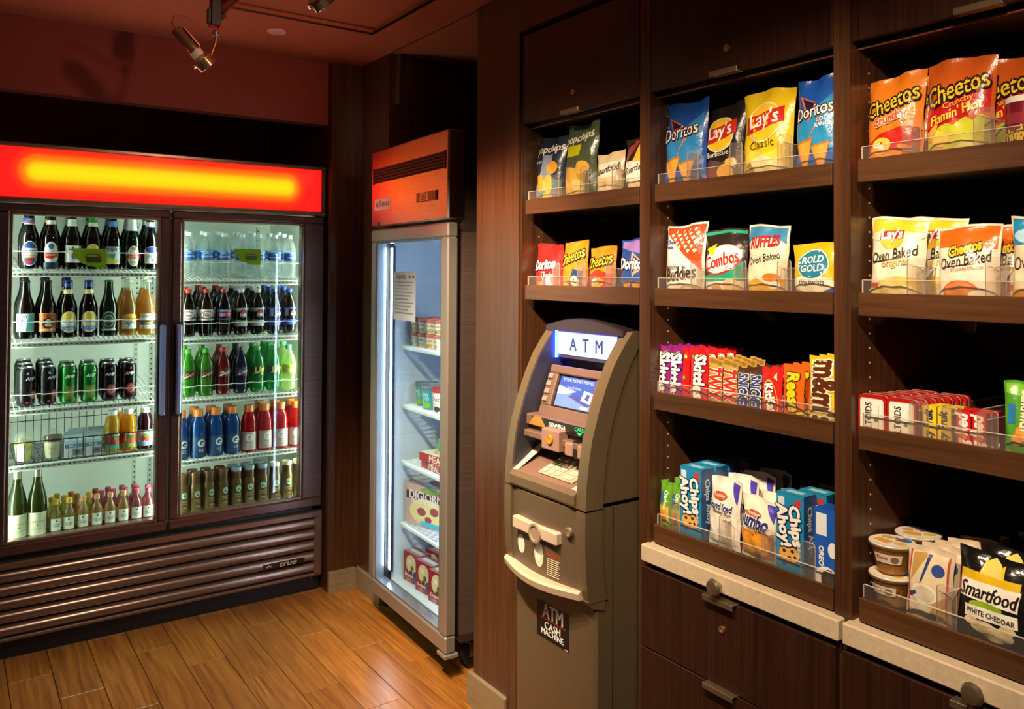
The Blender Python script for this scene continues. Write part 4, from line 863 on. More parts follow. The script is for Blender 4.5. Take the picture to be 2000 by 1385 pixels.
# hood: arched cap over the sign
HX0, HX1 = -AW+0.006, AW-0.022
arch = [(HX0, 1.340)]+[(HX0+(HX1-HX0)*i/14, 1.341+0.026*math.sin(math.pi*i/14)) for i in range(0, 15)]+[(HX1, 1.330), (HX0, 1.330)]
m = MB().prism([(x, z) for x, z in arch], 0.118, 0.34, 'y'); ab(m, 'hood', mat('#2a1f24', 0.4, 0.25), None, 35)
m = MB().prism([(x, z-0.004) for x, z in arch[1:16]]+[(HX1, 1.324), (HX0, 1.324)], 0.112, 0.118, 'y'); ab(m, 'hood_lip', mat('#3c2c34', 0.35, 0.25), None, 35)
IL, IR = -AW+0.034, AW-0.040
# recess lining
ip = [(y+0.006, z) for z, y in up if z > 0.9]+[(0.17, 0.90), (0.17, 1.332)]
m = MB().box(IL, IR, 0.165, 0.172, 0.88, 1.332).prism(ip, IL-0.0005, IL+0.002, 'x').prism(ip, IR-0.002, IR+0.0005, 'x')
ab(m, 'recess', mat('#33323a', 0.4))
# illuminated sign box
sgx0, sgx1 = -0.143, 0.130
sb = ab(MB().cbox(sgx0-0.006, sgx1+0.010, 0.128, 0.170, 1.236, 1.330, 0.004), 'sign_box', mat('#3b3450', 0.35), None, 30)
ab(MB().box(sgx0, sgx1, 0.1255, 0.130, 1.250, 1.320), 'sign_face', emit('#e8f0ff', 1.1), sb)
o = link('lettering', print_mesh('lettering', T('A  T  M', .50, .5, .56, '#1e2c62', bold=.014, hs=1.15), sgx1-sgx0, 0.07, lambda x, z, f: (x+(sgx0+sgx1)/2, 0.1252-f, 1.25+z)), sb)
ab(MB().box(sgx0+0.002, sgx1, 0.1185, 0.1245, 1.3265, 1.3295), 'led_bar', emit('#2444ff', 90.0), sb)
ab(MB().box(sgx0-0.0075, sgx0-0.0062, 0.120, 0.168, 1.238, 1.326), 'led_bar', emit('#2444ff', 34.0), sb)
# screen assembly (leaning back)
ANG = math.radians(-20)
MS = Matrix.Translation((0, 0.052, 1.070)) @ Matrix.Rotation(ANG, 4, 'X')
def sc(m, name, mt, parent=None, sm=None):
    m.v = [tuple(MS @ Vector(p)) for p in m.v]; return ab(m, name, mt, parent, sm)
# in the leaning frame: z along the panel, y inward
bz = MB().cbox(-0.150, 0.148, 0.0, 0.03, 0.0, 0.030, 0.003).cbox(-0.150, 0.148, 0.0, 0.03, 0.132, 0.158, 0.003).cbox(-0.150, -0.105, 0.0, 0.03, 0.030, 0.132, 0.003).cbox(0.075, 0.148, 0.0, 0.03, 0.030, 0.132, 0.003)
bz = sc(bz, 'screen_bezel', APK, None, 30)
sc(MB().box(-0.105, 0.075, 0.012, 0.02, 0.030, 0.132), 'screen_surround', ADK, bz)
def scr(x, z, f):
    return tuple(MS @ Vector((x-0.015, 0.0115-f, 0.036+z)))
EB, EL, EW, EV = emit('#2a6ae0', 1.0), emit('#9ab8f0', 1.1), emit('#f2f6ff', 1.3), emit('#5a58c8', 0.9)
ss = [('P', [(0, 0), (1, 0), (1, 1), (0, 1)], EB), ('P', [(0, 0), (1, 0), (1, .22), (.7, .30), (.3, .50), (0, .62)], EL), ('P', [(.3, .38), (.9, .12), (1, .2), (1, .3), (.5, .45)], EV), ('P', [(0, .4), (.3, .44), (.55, .56), (.3, .6), (0, .7)], EW)]
ss += [('P', [(.70, .30), (.98, .22), (1.0, .58), (.74, .64)], EW), ('P', [(.8, .36), (.9, .32), (.93, .52), (.84, .54)], EV)]
ss += [('T', 'YOUR MONEY MOVES', .52, .90, .86, EW, 0, .02, 1, 0), ('T', 'touch here', .45, .66, .4, EW, 0, 0, 1, 0), ('E', .85, .08, .12, .05, EW, 0)]
link('screen', print_mesh('screen', ss, 0.165, 0.092, scr, base=0.0002), bz)
for i in range(4): sc(MB().cbox(-0.143, -0.122, -0.006, 0.002, 0.040+i*0.024, 0.056+i*0.024, 0.002), 'soft_key', mat('#8a7a6a', 0.4), bz, 30)
# logo strip under the screen
ls = ab(MB().cbox(IL+0.006, IR-0.004, 0.010, 0.06, 1.040, 1.074, 0.003), 'logo_strip', APK, None, 30)
o = link('logo_print', print_mesh('logo_print', R(.10, .08, .98, .92, '#1a1412')+Q([(.06, .08), (.34, .08), (.26, .92), (.14, .92)], '#e2701c')+T('GENMEGA', .52, .5, .26, '#dfe0dc', bold=.03, shear=.2)+[('T', 'CARD', .86, .66, .14, emit('#3af08a', 1.2), 0, .02, 1, 0), ('P', [(.82, .38), (.90, .38), (.86, .1)], emit('#3af08a', 1.2))], IR-IL-0.01, 0.032, lambda x, z, f: (x+(IL+IR)/2, 0.0098-f, 1.041+z)), ls)
# shelf above keypad with receipt slot and camera
cs = ab(MB().cbox(IL+0.01, IR-0.004, -0.002, 0.075, 1.006, 1.026, 0.003), 'slot_shelf', APK, None, 30)
ab(MB().box(IL+0.01, IR-0.004, 0.02, 0.08, 1.026, 1.040), 'slot_gap', ADK, cs)
kp = ab(MB().cbox(-0.038, 0.044, -0.018, 0.02, 0.990, 1.050, 0.003), 'sensor_block', mat('#8c6a59', 0.4), cs, 30)  # brown kept dark to hold the hood's shade
o = link('sensor_eye', MB().lathe([(0.003, 0), (0.014, 0.001), (0.014, 0.004), (0.012, 0.006), (0.002, 0.004)], 20).mesh('sensor_eye', mat('#d08a1a', 0.2, 0.3), 40), kp); o.location = (0.006, -0.0185, 1.022); o.rotation_euler.x = math.radians(90)
rd = ab(MB().cbox(0.056, 0.090, -0.006, 0.05, 0.985, 1.022, 0.003).cbox(0.112, 0.146, -0.006, 0.05, 0.985, 1.022, 0.003), 'card_reader', mat('#94705f', 0.4), cs, 30)  # hood shade is in this brown too
ab(MB().box(0.090, 0.112, 0.0, 0.05, 0.98, 1.03), 'card_slot', ADK, rd)
ab(MB().prism([(0.0, 1.005), (0.075, 1.005), (0.12, 0.94), (0.11, 0.935)], -0.03, IR-0.004, 'x'), 'receipt_chute', AMS, cs)
# keypad shelf slopes towards the viewer
kb = MB()
kb.prism([(-0.036, 0.905), (0.09, 0.952), (0.15, 0.952), (0.15, 0.862), (-0.036, 0.862)], IL, IR, 'x')
kb = ab(kb, 'keypad_shelf', mat('#7a5d4e', 0.42, 0.1), None, 30)  # shelf colour includes the shade under the hood
m = MB().add([(IL, -0.036, 0.906), (IL+0.02, -0.030, 0.908), (IL+0.03, 0.10, 0.99), (IL+0.016, 0.11, 1.0), (IL, 0.05, 0.965)], [(0, 1, 2, 3, 4)])
ab(m, 'shelf_gusset', mat('#bfa996', 0.4), kb)
m = MB().add([(IR, -0.036, 0.906), (IR-0.03, -0.033, 0.9075), (IR-0.012, 0.06, 0.945), (IR, 0.06, 0.946)], [(0, 1, 2, 3)])
ab(m, 'shelf_gusset', mat('#bfa996', 0.4), kb)
SL = math.atan2(0.047, 0.126)
MK = Matrix.Translation((0.02, -0.036, 0.905)) @ Matrix.Rotation(SL, 4, 'X')
def kk(m, name, mt, parent, sm=None):
    m.v = [tuple(MK @ Vector(p)) for p in m.v]; return ab(m, name, mt, parent, sm)
pad = kk(MB().cbox(-0.075, 0.085, 0.022, 0.122, 0.0005, 0.006, 0.002), 'keypad', mat('#bda98e', 0.35, 0.3), kb, 30)
for r in range(4):
    for c in range(3):
        kk(MB().cbox(-0.068+c*0.030, -0.068+c*0.030+0.024, 0.028+r*0.023, 0.028+r*0.023+0.017, 0.006, 0.0095, 0.0015), 'key', mat('#d6c6aa', 0.3, 0.3), pad, 30)
    kk(MB().cbox(0.036, 0.074, 0.028+r*0.023, 0.028+r*0.023+0.017, 0.006, 0.0095, 0.0015), 'key', mat('#d6c6aa', 0.3, 0.3), pad, 30)
for i, tx in enumerate('123456789'):
    pass
kf = ab(MB().prism([(-0.042, 0.862), (-0.048, 0.87), (-0.048, 0.895), (-0.036, 0.906), (0.0, 0.906), (0.0, 0.862)], IL, IR, 'x'), 'shelf_edge', AM, kb, 35)
# lower front: bowed panel between cheeks
def bow(u, v):
    x = IL+(IR-IL)*u; z = 0.618+(0.856-0.618)*v
    y = -0.030-0.020*math.sin(math.pi*u)*(0.55+0.45*v)
    return (x, y, z)
m = MB().grid(bow, 12, 6)
m.add([bow(i/12, 1) for i in range(13)]+[(bow(i/12, 1)[0], 0.05, 0.856) for i in range(13)], [(i, i+1, 14+i, 13+i) for i in range(12)])
lp = ab(m, 'lower_panel', mat('#63523f', 0.4, 0.25, bump=0.15, bscale=500), None, 50)
# crescent ledge
m = MB(); n = 14; top = []; 
for i in range(n+1):
    u = i/n; x = -AW+0.002+(IR+0.012+AW)*u; d = math.sin(math.pi*u)
    top.append((x, -0.036-0.034*d, 0.640-0.006*d))
v = []
for x, y, z in top: v += [(x, y, z), (x, y-0.008, z-0.006), (x, y-0.004, z-0.024), (x, 0.01, z-0.03), (x, 0.01, z)]
f = [(5*i+k, 5*i+(k+1) % 5, 5*(i+1)+(k+1) % 5, 5*(i+1)+k) for i in range(n) for k in range(5)]+[[0, 1, 2, 3, 4], [5*n+k for k in range(5)][::-1]]
ab(m.add(v, f), 'cash_ledge', mat('#c9b096', 0.4, 0.1), lp, 35)
m = MB().prism([(-0.034, 0.618), (-0.016, 0.598), (0.02, 0.585), (0.03, 0.585), (0.03, 0.618)], -AW+0.002, AW-0.001, 'x'); ab(m, 'lower_lip', AMS, lp, 35)
def lowmap(x0, z0):
    def f(x, z, of):
        X, Z = x0+x, z0+z; u = (X-IL)/(IR-IL); vv = (Z-0.618)/0.238
        return (X, -0.030-0.020*math.sin(math.pi*max(0, min(1, u)))*(0.55+0.45*vv)-of, Z)
    return f
link('round_sticker', print_mesh('round_sticker', E(.5, .5, .5, .5, '#cfc8b4')+E(.5, .5, .44, .44, '#e2dcc8'), 0.042, 0.056, lowmap(-0.108, 0.668), 4, 0), lp)
link('warning_print', print_mesh('warning_print', T('NOTICE', .5, .9, .85, '#b83a24', bold=.04)+sum([R(.05, .70-.085*i, .95-.06*((i*5) % 3), .745-.085*i, '#cbb89a') for i in range(9)], []), 0.062, 0.066, lowmap(0.055, 0.645), 4, 0), lp)
ct2 = ab(MB().cbox(-0.125, 0.088, -0.060, -0.036, 0.744, 0.780, 0.004), 'cash_slot_plate', mat('#cbb49c', 0.35, 0.2), lp, 30)
o = link('cash_slot_guard', MB().lathe([(0.020, 0.004), (0.021, 0.007), (0.027, 0.007), (0.028, 0.005), (0.028, 0.0), (0.020, 0.0)], 24).mesh('cash_slot_guard', mat('#a8917a', 0.3, 0.3), 40), ct2); o.location = (-0.006, -0.0595, 0.757); o.rotation_euler.x = math.radians(90)
o = link('cash_slot', MB().lathe([(0.0, 0.0015), (0.021, 0.0015), (0.021, 0.0)], 20).mesh('cash_slot', mat('#2a1c16', 0.4), 40), ct2); o.location = (-0.006, -0.0595, 0.757); o.rotation_euler.x = math.radians(90)
link('arrow_window', print_mesh('arrow_window', E(.5, .5, .5, .5, '#d8ccb4')+E(.45, .55, .3, .35, '#f0e8d4'), 0.045, 0.075, lowmap(-0.012, 0.656), 4, 0), lp)
o = link('lock', MB().lathe([(0.004, 0.0), (0.013, 0.001), (0.013, 0.008), (0.010, 0.010), (0.004, 0.008)], 20).mesh('lock', mat('#cdbb98', 0.25, 0.8), 40), lp); o.location = (0.126, -0.040, 0.792); o.rotation_euler.x = math.radians(90)
# sticker on the pedestal
link('pedestal_sticker', print_mesh('pedestal_sticker', R(0, 0, 1, 1, '#161012')+T('ATM', .5, .77, .62, '#efece4', bold=.04, hs=1.25)+R(.1, .535, .9, .56, '#d2382a')+T('CASH', .5, .39, .48, '#efece4', bold=.04)+T('MACHINE', .5, .20, .68, '#efece4', bold=.04)+R(.88, .02, .98, .05, '#cfc8c0'), 0.152, 0.106, lambda x, z, f: (x+(AYC-1.884), -f, 0.431+z)), atm)
# ------------------------------------------------------------------ snack cabinets
CX = 1.528
ROWS = {1: 1.738, 2: 1.465, 3: 1.194, 4: 0.848}
LIPH = 0.047
FLOOR = {k: z-(0.016 if k == 4 else 0.035) for k, z in ROWS.items()}
HOLE = mat('#d8c0a8', 0.3, 0.3)
def flange(y, zf, h, w=0.036, x=1.560, r=0.008):
    """T-shaped clear divider: front plate plus a fin that runs back"""
    pts = []
    y0, y1, z0, z1 = y-w/2, y+w/2, zf, zf+h
    pts += [(y0, z0), (y1, z0)]
    for cx, cz, a0 in ((y1-r, z1-r, 0), (y0+r, z1-r, 90)):
        for i in range(5):
            a = math.radians(a0+i*22.5); pts.append((cx+r*math.cos(a), cz+r*math.sin(a)))
    n = len(pts); m = MB()
    m.add([(x, a, b) for a, b in pts]+[(x+0.003, a, b) for a, b in pts], [list(range(n))[::-1], list(range(n, 2*n))], 0)
    k = len(m.v)-2*n
    for i in range(n): m.f.append([i, (i+1) % n, n+(i+1) % n, n+i]); m.mi.append(1)
    zt = zf+h*0.82
    m.box(x+0.003, 1.93, y-0.0012, y+0.0012, zf, zt, 0)
    m.box(x+0.003, 1.93, y-0.0014, y+0.0014, zt, zt+0.0014, 1); m.box(1.9285, 1.93, y-0.0014, y+0.0014, zf, zt, 1)
    return m
def unit(yl, yr, rows, label, divs, lower, upper_door=True, cut=None):
    u = tag(empty('snack_cabinet', (1.80, (yl+yr)/2, 0)), label, 'cabinet', 'snack cabinets along the right wall')
    t = 0.0195
    MB().box(CX, 2.06, yl-t, yl, 0.0, 2.285).build('side_panel', LAM, u)
    MB().box(CX, 2.06, yr, yr+t, 0.0, 2.285).build('side_panel', LAM, u)
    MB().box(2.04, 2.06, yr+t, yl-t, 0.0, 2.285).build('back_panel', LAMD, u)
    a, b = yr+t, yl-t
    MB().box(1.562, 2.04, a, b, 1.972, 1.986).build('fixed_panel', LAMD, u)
    MB().box(1.556, 1.562, a, b, 1.971, 1.9755).build('light_rail', mat('#7a4a32', 0.4), u)
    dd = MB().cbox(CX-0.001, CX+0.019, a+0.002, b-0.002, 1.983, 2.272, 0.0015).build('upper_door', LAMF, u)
    yc = (a+b)/2+0.012
    o = link('lock', MB().lathe([(0.002, 0.001), (0.004, 0.002), (0.004, 0.004), (0.0085, 0.004), (0.0085, 0.0), (0.0, 0.0)], 18).mesh('lock', BRASS, 40), dd); o.location = Vector((CX-0.001, yc, 2.043))-world_loc(dd); o.rotation_euler.y = math.radians(-90)
    MB().cbox(CX-0.016, CX+0.004, yc-0.042, yc+0.042, 1.979, 1.983, 0.001).cbox(CX-0.018, CX-0.014, yc-0.042, yc+0.042, 1.979, 1.992, 0.001).build('handle', NICKEL, dd)
    pins = MB()
    for X in (1.595, 1.93):
        for i in range(37):
            z = 0.86+i*0.0305
            if lower is False and z < 1.40: continue
            pins.tube([(X, b-0.0008, z), (X, b+0.0004, z)], 0.0024, 8)
    tag(pins.build('shelf_pin', HOLE, u), kind='stuff')
    for r in rows:
        z = ROWS[r]; y0, y1 = a+0.006, b-0.014
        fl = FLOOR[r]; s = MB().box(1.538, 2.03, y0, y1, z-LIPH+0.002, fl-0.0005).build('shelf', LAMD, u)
        MB().cbox(1.530, 1.538, y0, y1, z-LIPH, z, 0.0012).build('front_lip', LAMH, s)
        f = MB().box(1.5385, 1.5415, y0+0.004, y1-0.004, fl, z+0.026).box(1.5382, 1.5418, y0+0.004, y1-0.004, z+0.026, z+0.0271, 1).box(1.5382, 1.5418, y1-0.0052, y1-0.004, z-0.0, z+0.0271, 1)
        f.build('clear_fence', [FENCE, ACRYLEDGE], s)
        for (y, h) in divs.get(r, ()): flange(y, fl, h, x=1.543).build('clear_divider', [ACRYL, ACRYLEDGE], s)
    if lower:
        pb = MB().cbox(1.503, 2.03, yr-0.003, yl-0.012, 0.753, 0.797, 0.003).build('pull_out_board', STONE, u, 30)
        o = link('knob', MB().lathe([(0.006, 0.0), (0.006, 0.010), (0.015, 0.015), (0.020, 0.023), (0.016, 0.031), (0.002, 0.034)], 20).mesh('knob', NICKEL, 45), pb); o.location = Vector((1.503, yc, 0.772))-world_loc(pb); o.rotation_euler.y = math.radians(-90)
        for i, (z0, z1) in enumerate(((0.533, 0.738), (0.325, 0.530), (0.117, 0.322))):
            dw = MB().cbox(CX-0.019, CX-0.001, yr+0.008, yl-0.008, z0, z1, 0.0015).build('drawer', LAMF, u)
            MB().cbox(CX-0.036, CX-0.01, yc-0.045, yc+0.045, z1, z1+0.0035, 0.001).cbox(CX-0.038, CX-0.034, yc-0.045, yc+0.045, z1-0.010, z1+0.0035, 0.001).build('handle', NICKEL, dw)
            o = link('lock', MB().lathe([(0.002, 0.001), (0.004, 0.002), (0.004, 0.004), (0.0085, 0.004), (0.0085, 0.0), (0.0, 0.0)], 18).mesh('lock', BRASS, 40), dw); o.location = Vector((CX-0.019, yc, z1-0.07))-world_loc(dw); o.rotation_euler.y = math.radians(-90)
        MB().box(CX+0.03, 2.04, a, b, 0.0, 0.75).build('carcass', LAM, u)
        MB().box(CX+0.0, 2.04, a, b, 0.0, 0.10).build('toe_kick', BLACK, u)
    return u
unit(2.161, 1.5785, (1, 2), 'dark snack cabinet behind the cash machine', {1: ((1.990, .105), (1.850, .115), (1.710, .11)), 2: ((1.985, .105), (1.863, .105), (1.733, .105))}, False)
unit(1.5785, 0.9965, (1, 2, 3, 4), 'dark snack cabinet right of the cash machine, four stocked shelves', {1: ((1.425, .115), (1.288, .115), (1.150, .115)), 2: ((1.412, .105), (1.276, .105), (1.152, .105)), 4: ((1.487, .09), (1.320, .09), (1.196, .09), (1.092, .09))}, True)
unit(0.9965, 0.4145, (1, 2, 3, 4), 'dark snack cabinet at the right edge of the picture', {1: ((0.857, .105), (0.722, .105)), 2: ((0.849, .105), (0.703, .105)), 3: ((0.845, .10), (0.783, .10), (0.719, .10)), 4: ((0.794, .09),)}, True)

# ------------------------------------------------------------------ snack bags
RZ = math.radians(-90)
def bagf(W, H, Th, seed, flare=0.03):
    rn = random.Random(seed); p1, p2, p3, p4 = [rn.uniform(0, 6.28) for _ in range(4)]; k1, k2 = rn.uniform(4, 7), rn.uniform(4, 7)
    def g(v):
        t = (v-0.045)/0.88
        if t <= 0 or t >= 1: return 0.0
        return (math.sin(math.pi*t)**0.55)*(1.10-0.30*v)
    def pos(u, v, side, off):
        gg = g(v); e = max(0.0, 1-abs(u)**2.6)**0.6
        half = Th/2*gg*e+0.0006
        pin = 1-flare-0.045*gg+flare*abs(2*v-1)**3
        wr = Th*0.10*(math.sin(k1*u+p1)*math.exp(-(1-v)/0.16)+0.6*math.sin(k2*u+p2)*math.exp(-v/0.12))+Th*0.03*math.sin(9*u+5*v*3+p3)*gg
        wr += Th*0.035*math.sin(13*v*H/0.2+3*u+p4)*gg*abs(u)
        z = H*v+H*0.022*math.sin(2.2*u+p4)*max(0, (v-0.6)/0.4)
        return (W/2*u*pin, side*half+wr+side*off, z)
    return pos
def bag(name, W, H, Th, col, art, seed=1, lean=-3.0, flare=0.03, rough=0.27, back=None, seal=None):
    pos = bagf(W, H, Th, seed, flare); m = MB(); nu, nv = 16, 18
    for sd, mi in ((-1, 0), (1, 0)):
        m.grid(lambda a, b, sd=sd: pos(2*a-1, b, sd, 0), nu, nv, mi)
    o = m.build(name, mat(col, rough, spec=0.55, bump=0.22, bscale=45), None, 50, local=True)
    pics = [s for s in art if s[0] != 'T']; txt = [s for s in art if s[0] == 'T']
    if seal: pics = R(.005, .945, .995, .998, seal)+R(.005, .002, .995, .05, seal)+pics
    mp = lambda x, z, of: pos(max(-.999, min(.999, 2*x/W)), max(0, min(1, z/H)), -1, of)
    st = min(0.00022, 0.0022/max(1, len(pics)))
    if pics: link('printed_picture', print_mesh('printed_picture', pics, W, H, mp, nu, nv, rough, 0.22, st), o)
    if txt: link('lettering', print_mesh('lettering', txt, W, H, mp, nu, nv, rough, 0.22, 0.0002, 0.0006+st*len(pics)), o)
    o.rotation_euler = (math.radians(lean), 0, RZ); THICK[o.name] = Th; return o
THICK = {}
def onshelf(o, y, row, label, cat='snack bag', group=None, x=None, yaw=0.0, dz=0.0):
    x = x or 1.549+THICK[o.name]*0.57
    o.location = (x, y, FLOOR[row]+0.0008+dz); o.rotation_euler.z = RZ+yaw; return tag(o, label, cat, group)
def behind(o, dx, label, dy=0.0, n=1, yaw=0.0, dz=0.0):
    c = copy_tree(o); c.location = (o.location.x+dx, o.location.y+dy, o.location.z+dz); c.rotation_euler.z += yaw; tag(c, label); return c
TRI = lambda x, z, s, c='#e0a03c': Q([(x-s, z+s*.55), (x+s, z+s*.75), (x-s*.05, z-s*.95)], '#b8741e')+Q([(x-s*.86, z+s*.47), (x+s*.86, z+s*.64), (x-s*.05, z-s*.80)], c)
def nacho(body, sub):
    return Q([(.10, .30), (.95, .30), (.95, .86), (.55, .70), (.10, .55)], body[1])+Q([(.12, .84), (.52, .74), (.38, .56)], '#d8642a')+Q([(.19, .81), (.47, .74), (.37, .61)], '#241a3a')+Q([(.40, .38), (.72, .66), (.70, .70), (.66, .66)], '#e07a2a')+TRI(.30, .25, .22)+TRI(.66, .22, .20)+T('Doritos', .47, .67, .80, '#f2eee6', 8, .02, 1.35, 0, '#241a2a', .05)+(T(sub, .72, .55, .36, '#e8ecf4', 5, .03) if sub else [])
def lays(body, c2, sub, tc, chip='#e6b83a'):
    return Q([(.03, .04), (.97, .04), (.97, .42), (.6, .34), (.3, .38), (.03, .30)], c2)+E(.50, .66, .35, .205, '#f0e2b0')+E(.50, .66, .33, .19, '#f2c02a')+Q([(.12, .56), (.14, .735), (.42, .745), (.86, .815), (.88, .66), (.60, .60), (.3, .56)], '#c42a22')+T("Lay's", .5, .685, .56, '#f6f2ea', 8, .03, 1.15)+T(sub, .5, .44, .5, tc, 5, .0)
def cheese(rot=14, big=False, c1='#e27a1e', c2='#c8281e'):
    return T('Cheetos', .50, .72, .90, '#f0c22c', rot, .025, 1.5, .1, '#1e1712', .075)
puffs = lambda z, n, seed, c='#e88a1e', e='#b8501a': sum([E(*( (lambda r: (r.uniform(.12, .88), z+r.uniform(-.12, .12)))(random.Random(seed*31+i))), .15, .03, (c if i % 2 else '#f0a43a'), random.Random(seed+i).uniform(-40, 60)) for i in range(n)], [])
# --- cabinet 1, top shelf
G = 'snack bags on the shelves behind the cash machine'
b = onshelf(bag('snack_bag', .150, .236, .06, '#243240', Q([(.03, .03), (.97, .03), (.97, .35), (.5, .5), (.03, .34)], '#3f7f96')+Q([(.3, .25), (.75, .25), (.7, .75), (.35, .75)], '#8a93a8')+E(.32, .36, .17, .12, '#d8a03a')+E(.62, .34, .17, .12, '#e0b04a')+E(.72, .56, .16, .09, '#d89a34')+E(.55, .14, .18, .09, '#e2b24a')+T('popchips', .52, .82, .92, '#eceadf', 3, .04)+T('sea salt', .2, .66, .28, '#a8d4e0'), 3), 2.065, 1, 'dark blue chip bag with round golden chips, leftmost on its shelf', group=G)
b = onshelf(bag('snack_bag', .172, .258, .065, '#4f5a3c', Q([(.04, .04), (.8, .04), (.86, .42), (.04, .5)], '#b8962e')+R(.05, .60, .62, .74, '#c8c41e')+E(.36, .34, .26, .13, '#d8a84a')+E(.72, .45, .18, .08, '#e2b04a')+E(.58, .22, .22, .10, '#e6c06a')+E(.28, .16, .2, .09, '#cfa03a')+T('popchips', .50, .82, .86, '#e6e8d0', 6, .04), 8, flare=.05), 1.916, 1, 'tall olive green chip bag with folded top', group=G, yaw=-.1)
s = T('Smartfood', .5, .66, .80, '#2a2420', 8, .02, 1.3, .2)
sm = bag('snack_bag', .120, .150, .045, '#dcc39a', R(.1, .5, .9, .8, '#efe4d0')+E(.3, .26, .16, .10, '#efe2c4')+E(.6, .22, .18, .10, '#f2e8d0')+R(.3, .06, .75, .16, '#a84a38')+E(.5, .42, .1, .06, '#d8b45a')+s, 5)
onshelf(sm, 1.770, 1, 'small cream popcorn bag with script lettering', group=G)
onshelf(bag('snack_bag', .112, .180, .05, '#2a2220', Q([(.05, .55), (.6, .95), (.3, .96), (.05, .8)], '#9a4038')+R(.1, .30, .95, .62, '#ece4d4')+Q([(.4, .6), (.6, .9), (.75, .6)], '#e0b83a')+E(.5, .2, .3, .12, '#e6d6b4')+T('Smartfood', .55, .5, .76, '#2a2420', 10, .02, 1.3, .2), 12, flare=.06), 1.654, 1, 'black and white popcorn bag cut off by the cabinet stile', group=G)
# --- cabinet 1, second shelf
onshelf(bag('snack_bag', .140, .165, .05, '#c21f1c', Q([(.36, .46), (.56, .46), (.46, .26)], '#e6c8a0')+Q([(.40, .44), (.52, .44), (.46, .31)], '#7a1a18')+TRI(.35, .17, .16)+TRI(.7, .15, .15)+T('Doritos', .5, .60, .74, '#f2eee6', 4, .05, 1.3, 0, '#3a0f14', .06)+T('nacho', .7, .40, .3, '#f0d8c8'), 21), 2.064, 2, 'red tortilla chip bag, leftmost on the lower shelf', group=G)
onshelf(bag('snack_bag', .122, .170, .05, '#dd7a1c', Q([(.4, .1), (.92, .1), (.92, .46), (.6, .5)], '#26365e')+E(.68, .28, .16, .10, '#d8c9a8')+puffs(.16, 5, 3)+cheese(16), 22), 1.933, 2, 'orange cheese snack bag with dark blue picture', group=G)
onshelf(bag('snack_bag', .118, .150, .048, '#dd7f20', Q([(.04, .04), (.96, .04), (.96, .46), (.5, .55), (.04, .42)], '#b83226')+E(.4, .28, .16, .10, '#efd8cc')+puffs(.22, 7, 5)+cheese(10), 23), 1.804, 2, 'orange cheese snack bag with red picture', group=G)
onshelf(bag('snack_bag', .122, .170, .05, '#2a4f9e', Q([(.04, .86), (.96, .7), (.96, .97), (.04, .97)], '#9a7ac0')+Q([(.48, .78), (.98, .55), (.58, .36)], '#d8a878')+Q([(.55, .72), (.92, .55), (.60, .43)], '#1c2244')+TRI(.38, .17, .18)+TRI(.72, .17, .18)+T('Doritos', .56, .58, .84, '#f2eee6', 0, .05, 1.3, 0, '#1a1c38', .06), 24), 1.668, 2, 'blue tortilla chip bag partly behind the stile, lower shelf', group=G)
# --- cabinet 2, top shelf
G = 'chip bags on the upper shelves of the middle cabinet'
o = onshelf(bag('snack_bag', .150, .252, .055, '#1f4fa6', nacho(('#1f4fa6', '#2f86c8'), ''), 31), 1.484, 1, 'blue tortilla chip bag, leftmost on its shelf beside the barbecue bag', group=G)
o = onshelf(bag('snack_bag', .138, .226, .05, '#221d1b', lays('', '#5a4640', 'Barbecue', '#f0eae0')[:1]+E(.30, .20, .18, .10, '#8a3a24')+E(.66, .22, .19, .10, '#e0a83a')+E(.45, .08, .18, .06, '#e6b44a')+E(.80, .33, .12, .05, '#e2ae40')+lays('', '#5a4640', 'Barbecue', '#f0eae0')[1:], 32), 1.380, 1, 'black potato chip bag with yellow sun emblem', group=G, x=1.606)
behind(o, .075, 'black potato chip bag behind the front one, top shelf', -.02)
o = onshelf(bag('snack_bag', .146, .232, .06, '#e2c01c', lays('', '#e6d04a', 'Classic', '#5a5220')[:1]+E(.24, .17, .16, .09, '#b8843a')+E(.62, .18, .30, .10, '#e8d494')+E(.5, .25, .22, .07, '#efe0a8')+lays('', '', 'Classic', '#5a5220')[1:], 33, flare=.04), 1.226, 1, 'bright yellow potato chip bag with red ribbon logo, tallest shelf', group=G)
o = onshelf(bag('snack_bag', .122, .240, .055, '#1d55b0', nacho(('', '#2a8ac0'), 'COOL\nRANCH'), 34, flare=.05), 1.088, 1, 'blue tortilla chip bag beside the right stile, two chips pictured', group=G)
# --- cabinet 2, second shelf
lat = []
for i in range(6):
    for j in range(7):
        x, z = .05+.16*i+(.08 if j % 2 else 0), .98-.055*j
        if z > 1.02-.46*x-.0+.0 and False: continue
        if z > .90-.62*(x-.0)+.02 or True:
            if x+ (1-z)*1.6 > .35 and z > .98-.62*max(x, .1): lat += Q([(x-.05, z), (x, z-.035), (x+.05, z), (x, z+.022)], '#ead6c0')
onshelf(bag('snack_bag', .137, .202, .052, '#e8e2d8', Q([(.03, .90), (.97, .40), (.97, .975), (.03, .975)], '#c8481e')+[q for q in lat if all(.03 < p[0] < .97 and p[1] < .97 for p in q[1])]+E(.72, .15, .20, .07, '#b89a7a')+E(.70, .14, .15, .05, '#d8c4a8')+R(.04, .04, .18, .10, '#b8402a')+T('Chex\nmix', .20, .74, .26, '#2a3a8a', 0, .03)+T('MUDDY', .30, .43, .34, '#3a2a20', 0, .02)+T('Buddies', .52, .36, .74, '#3a2620', 6, .03, 1.5, .15), 41, flare=.01), 1.484, 2, 'white snack mix bag with orange lattice corner', group=G)
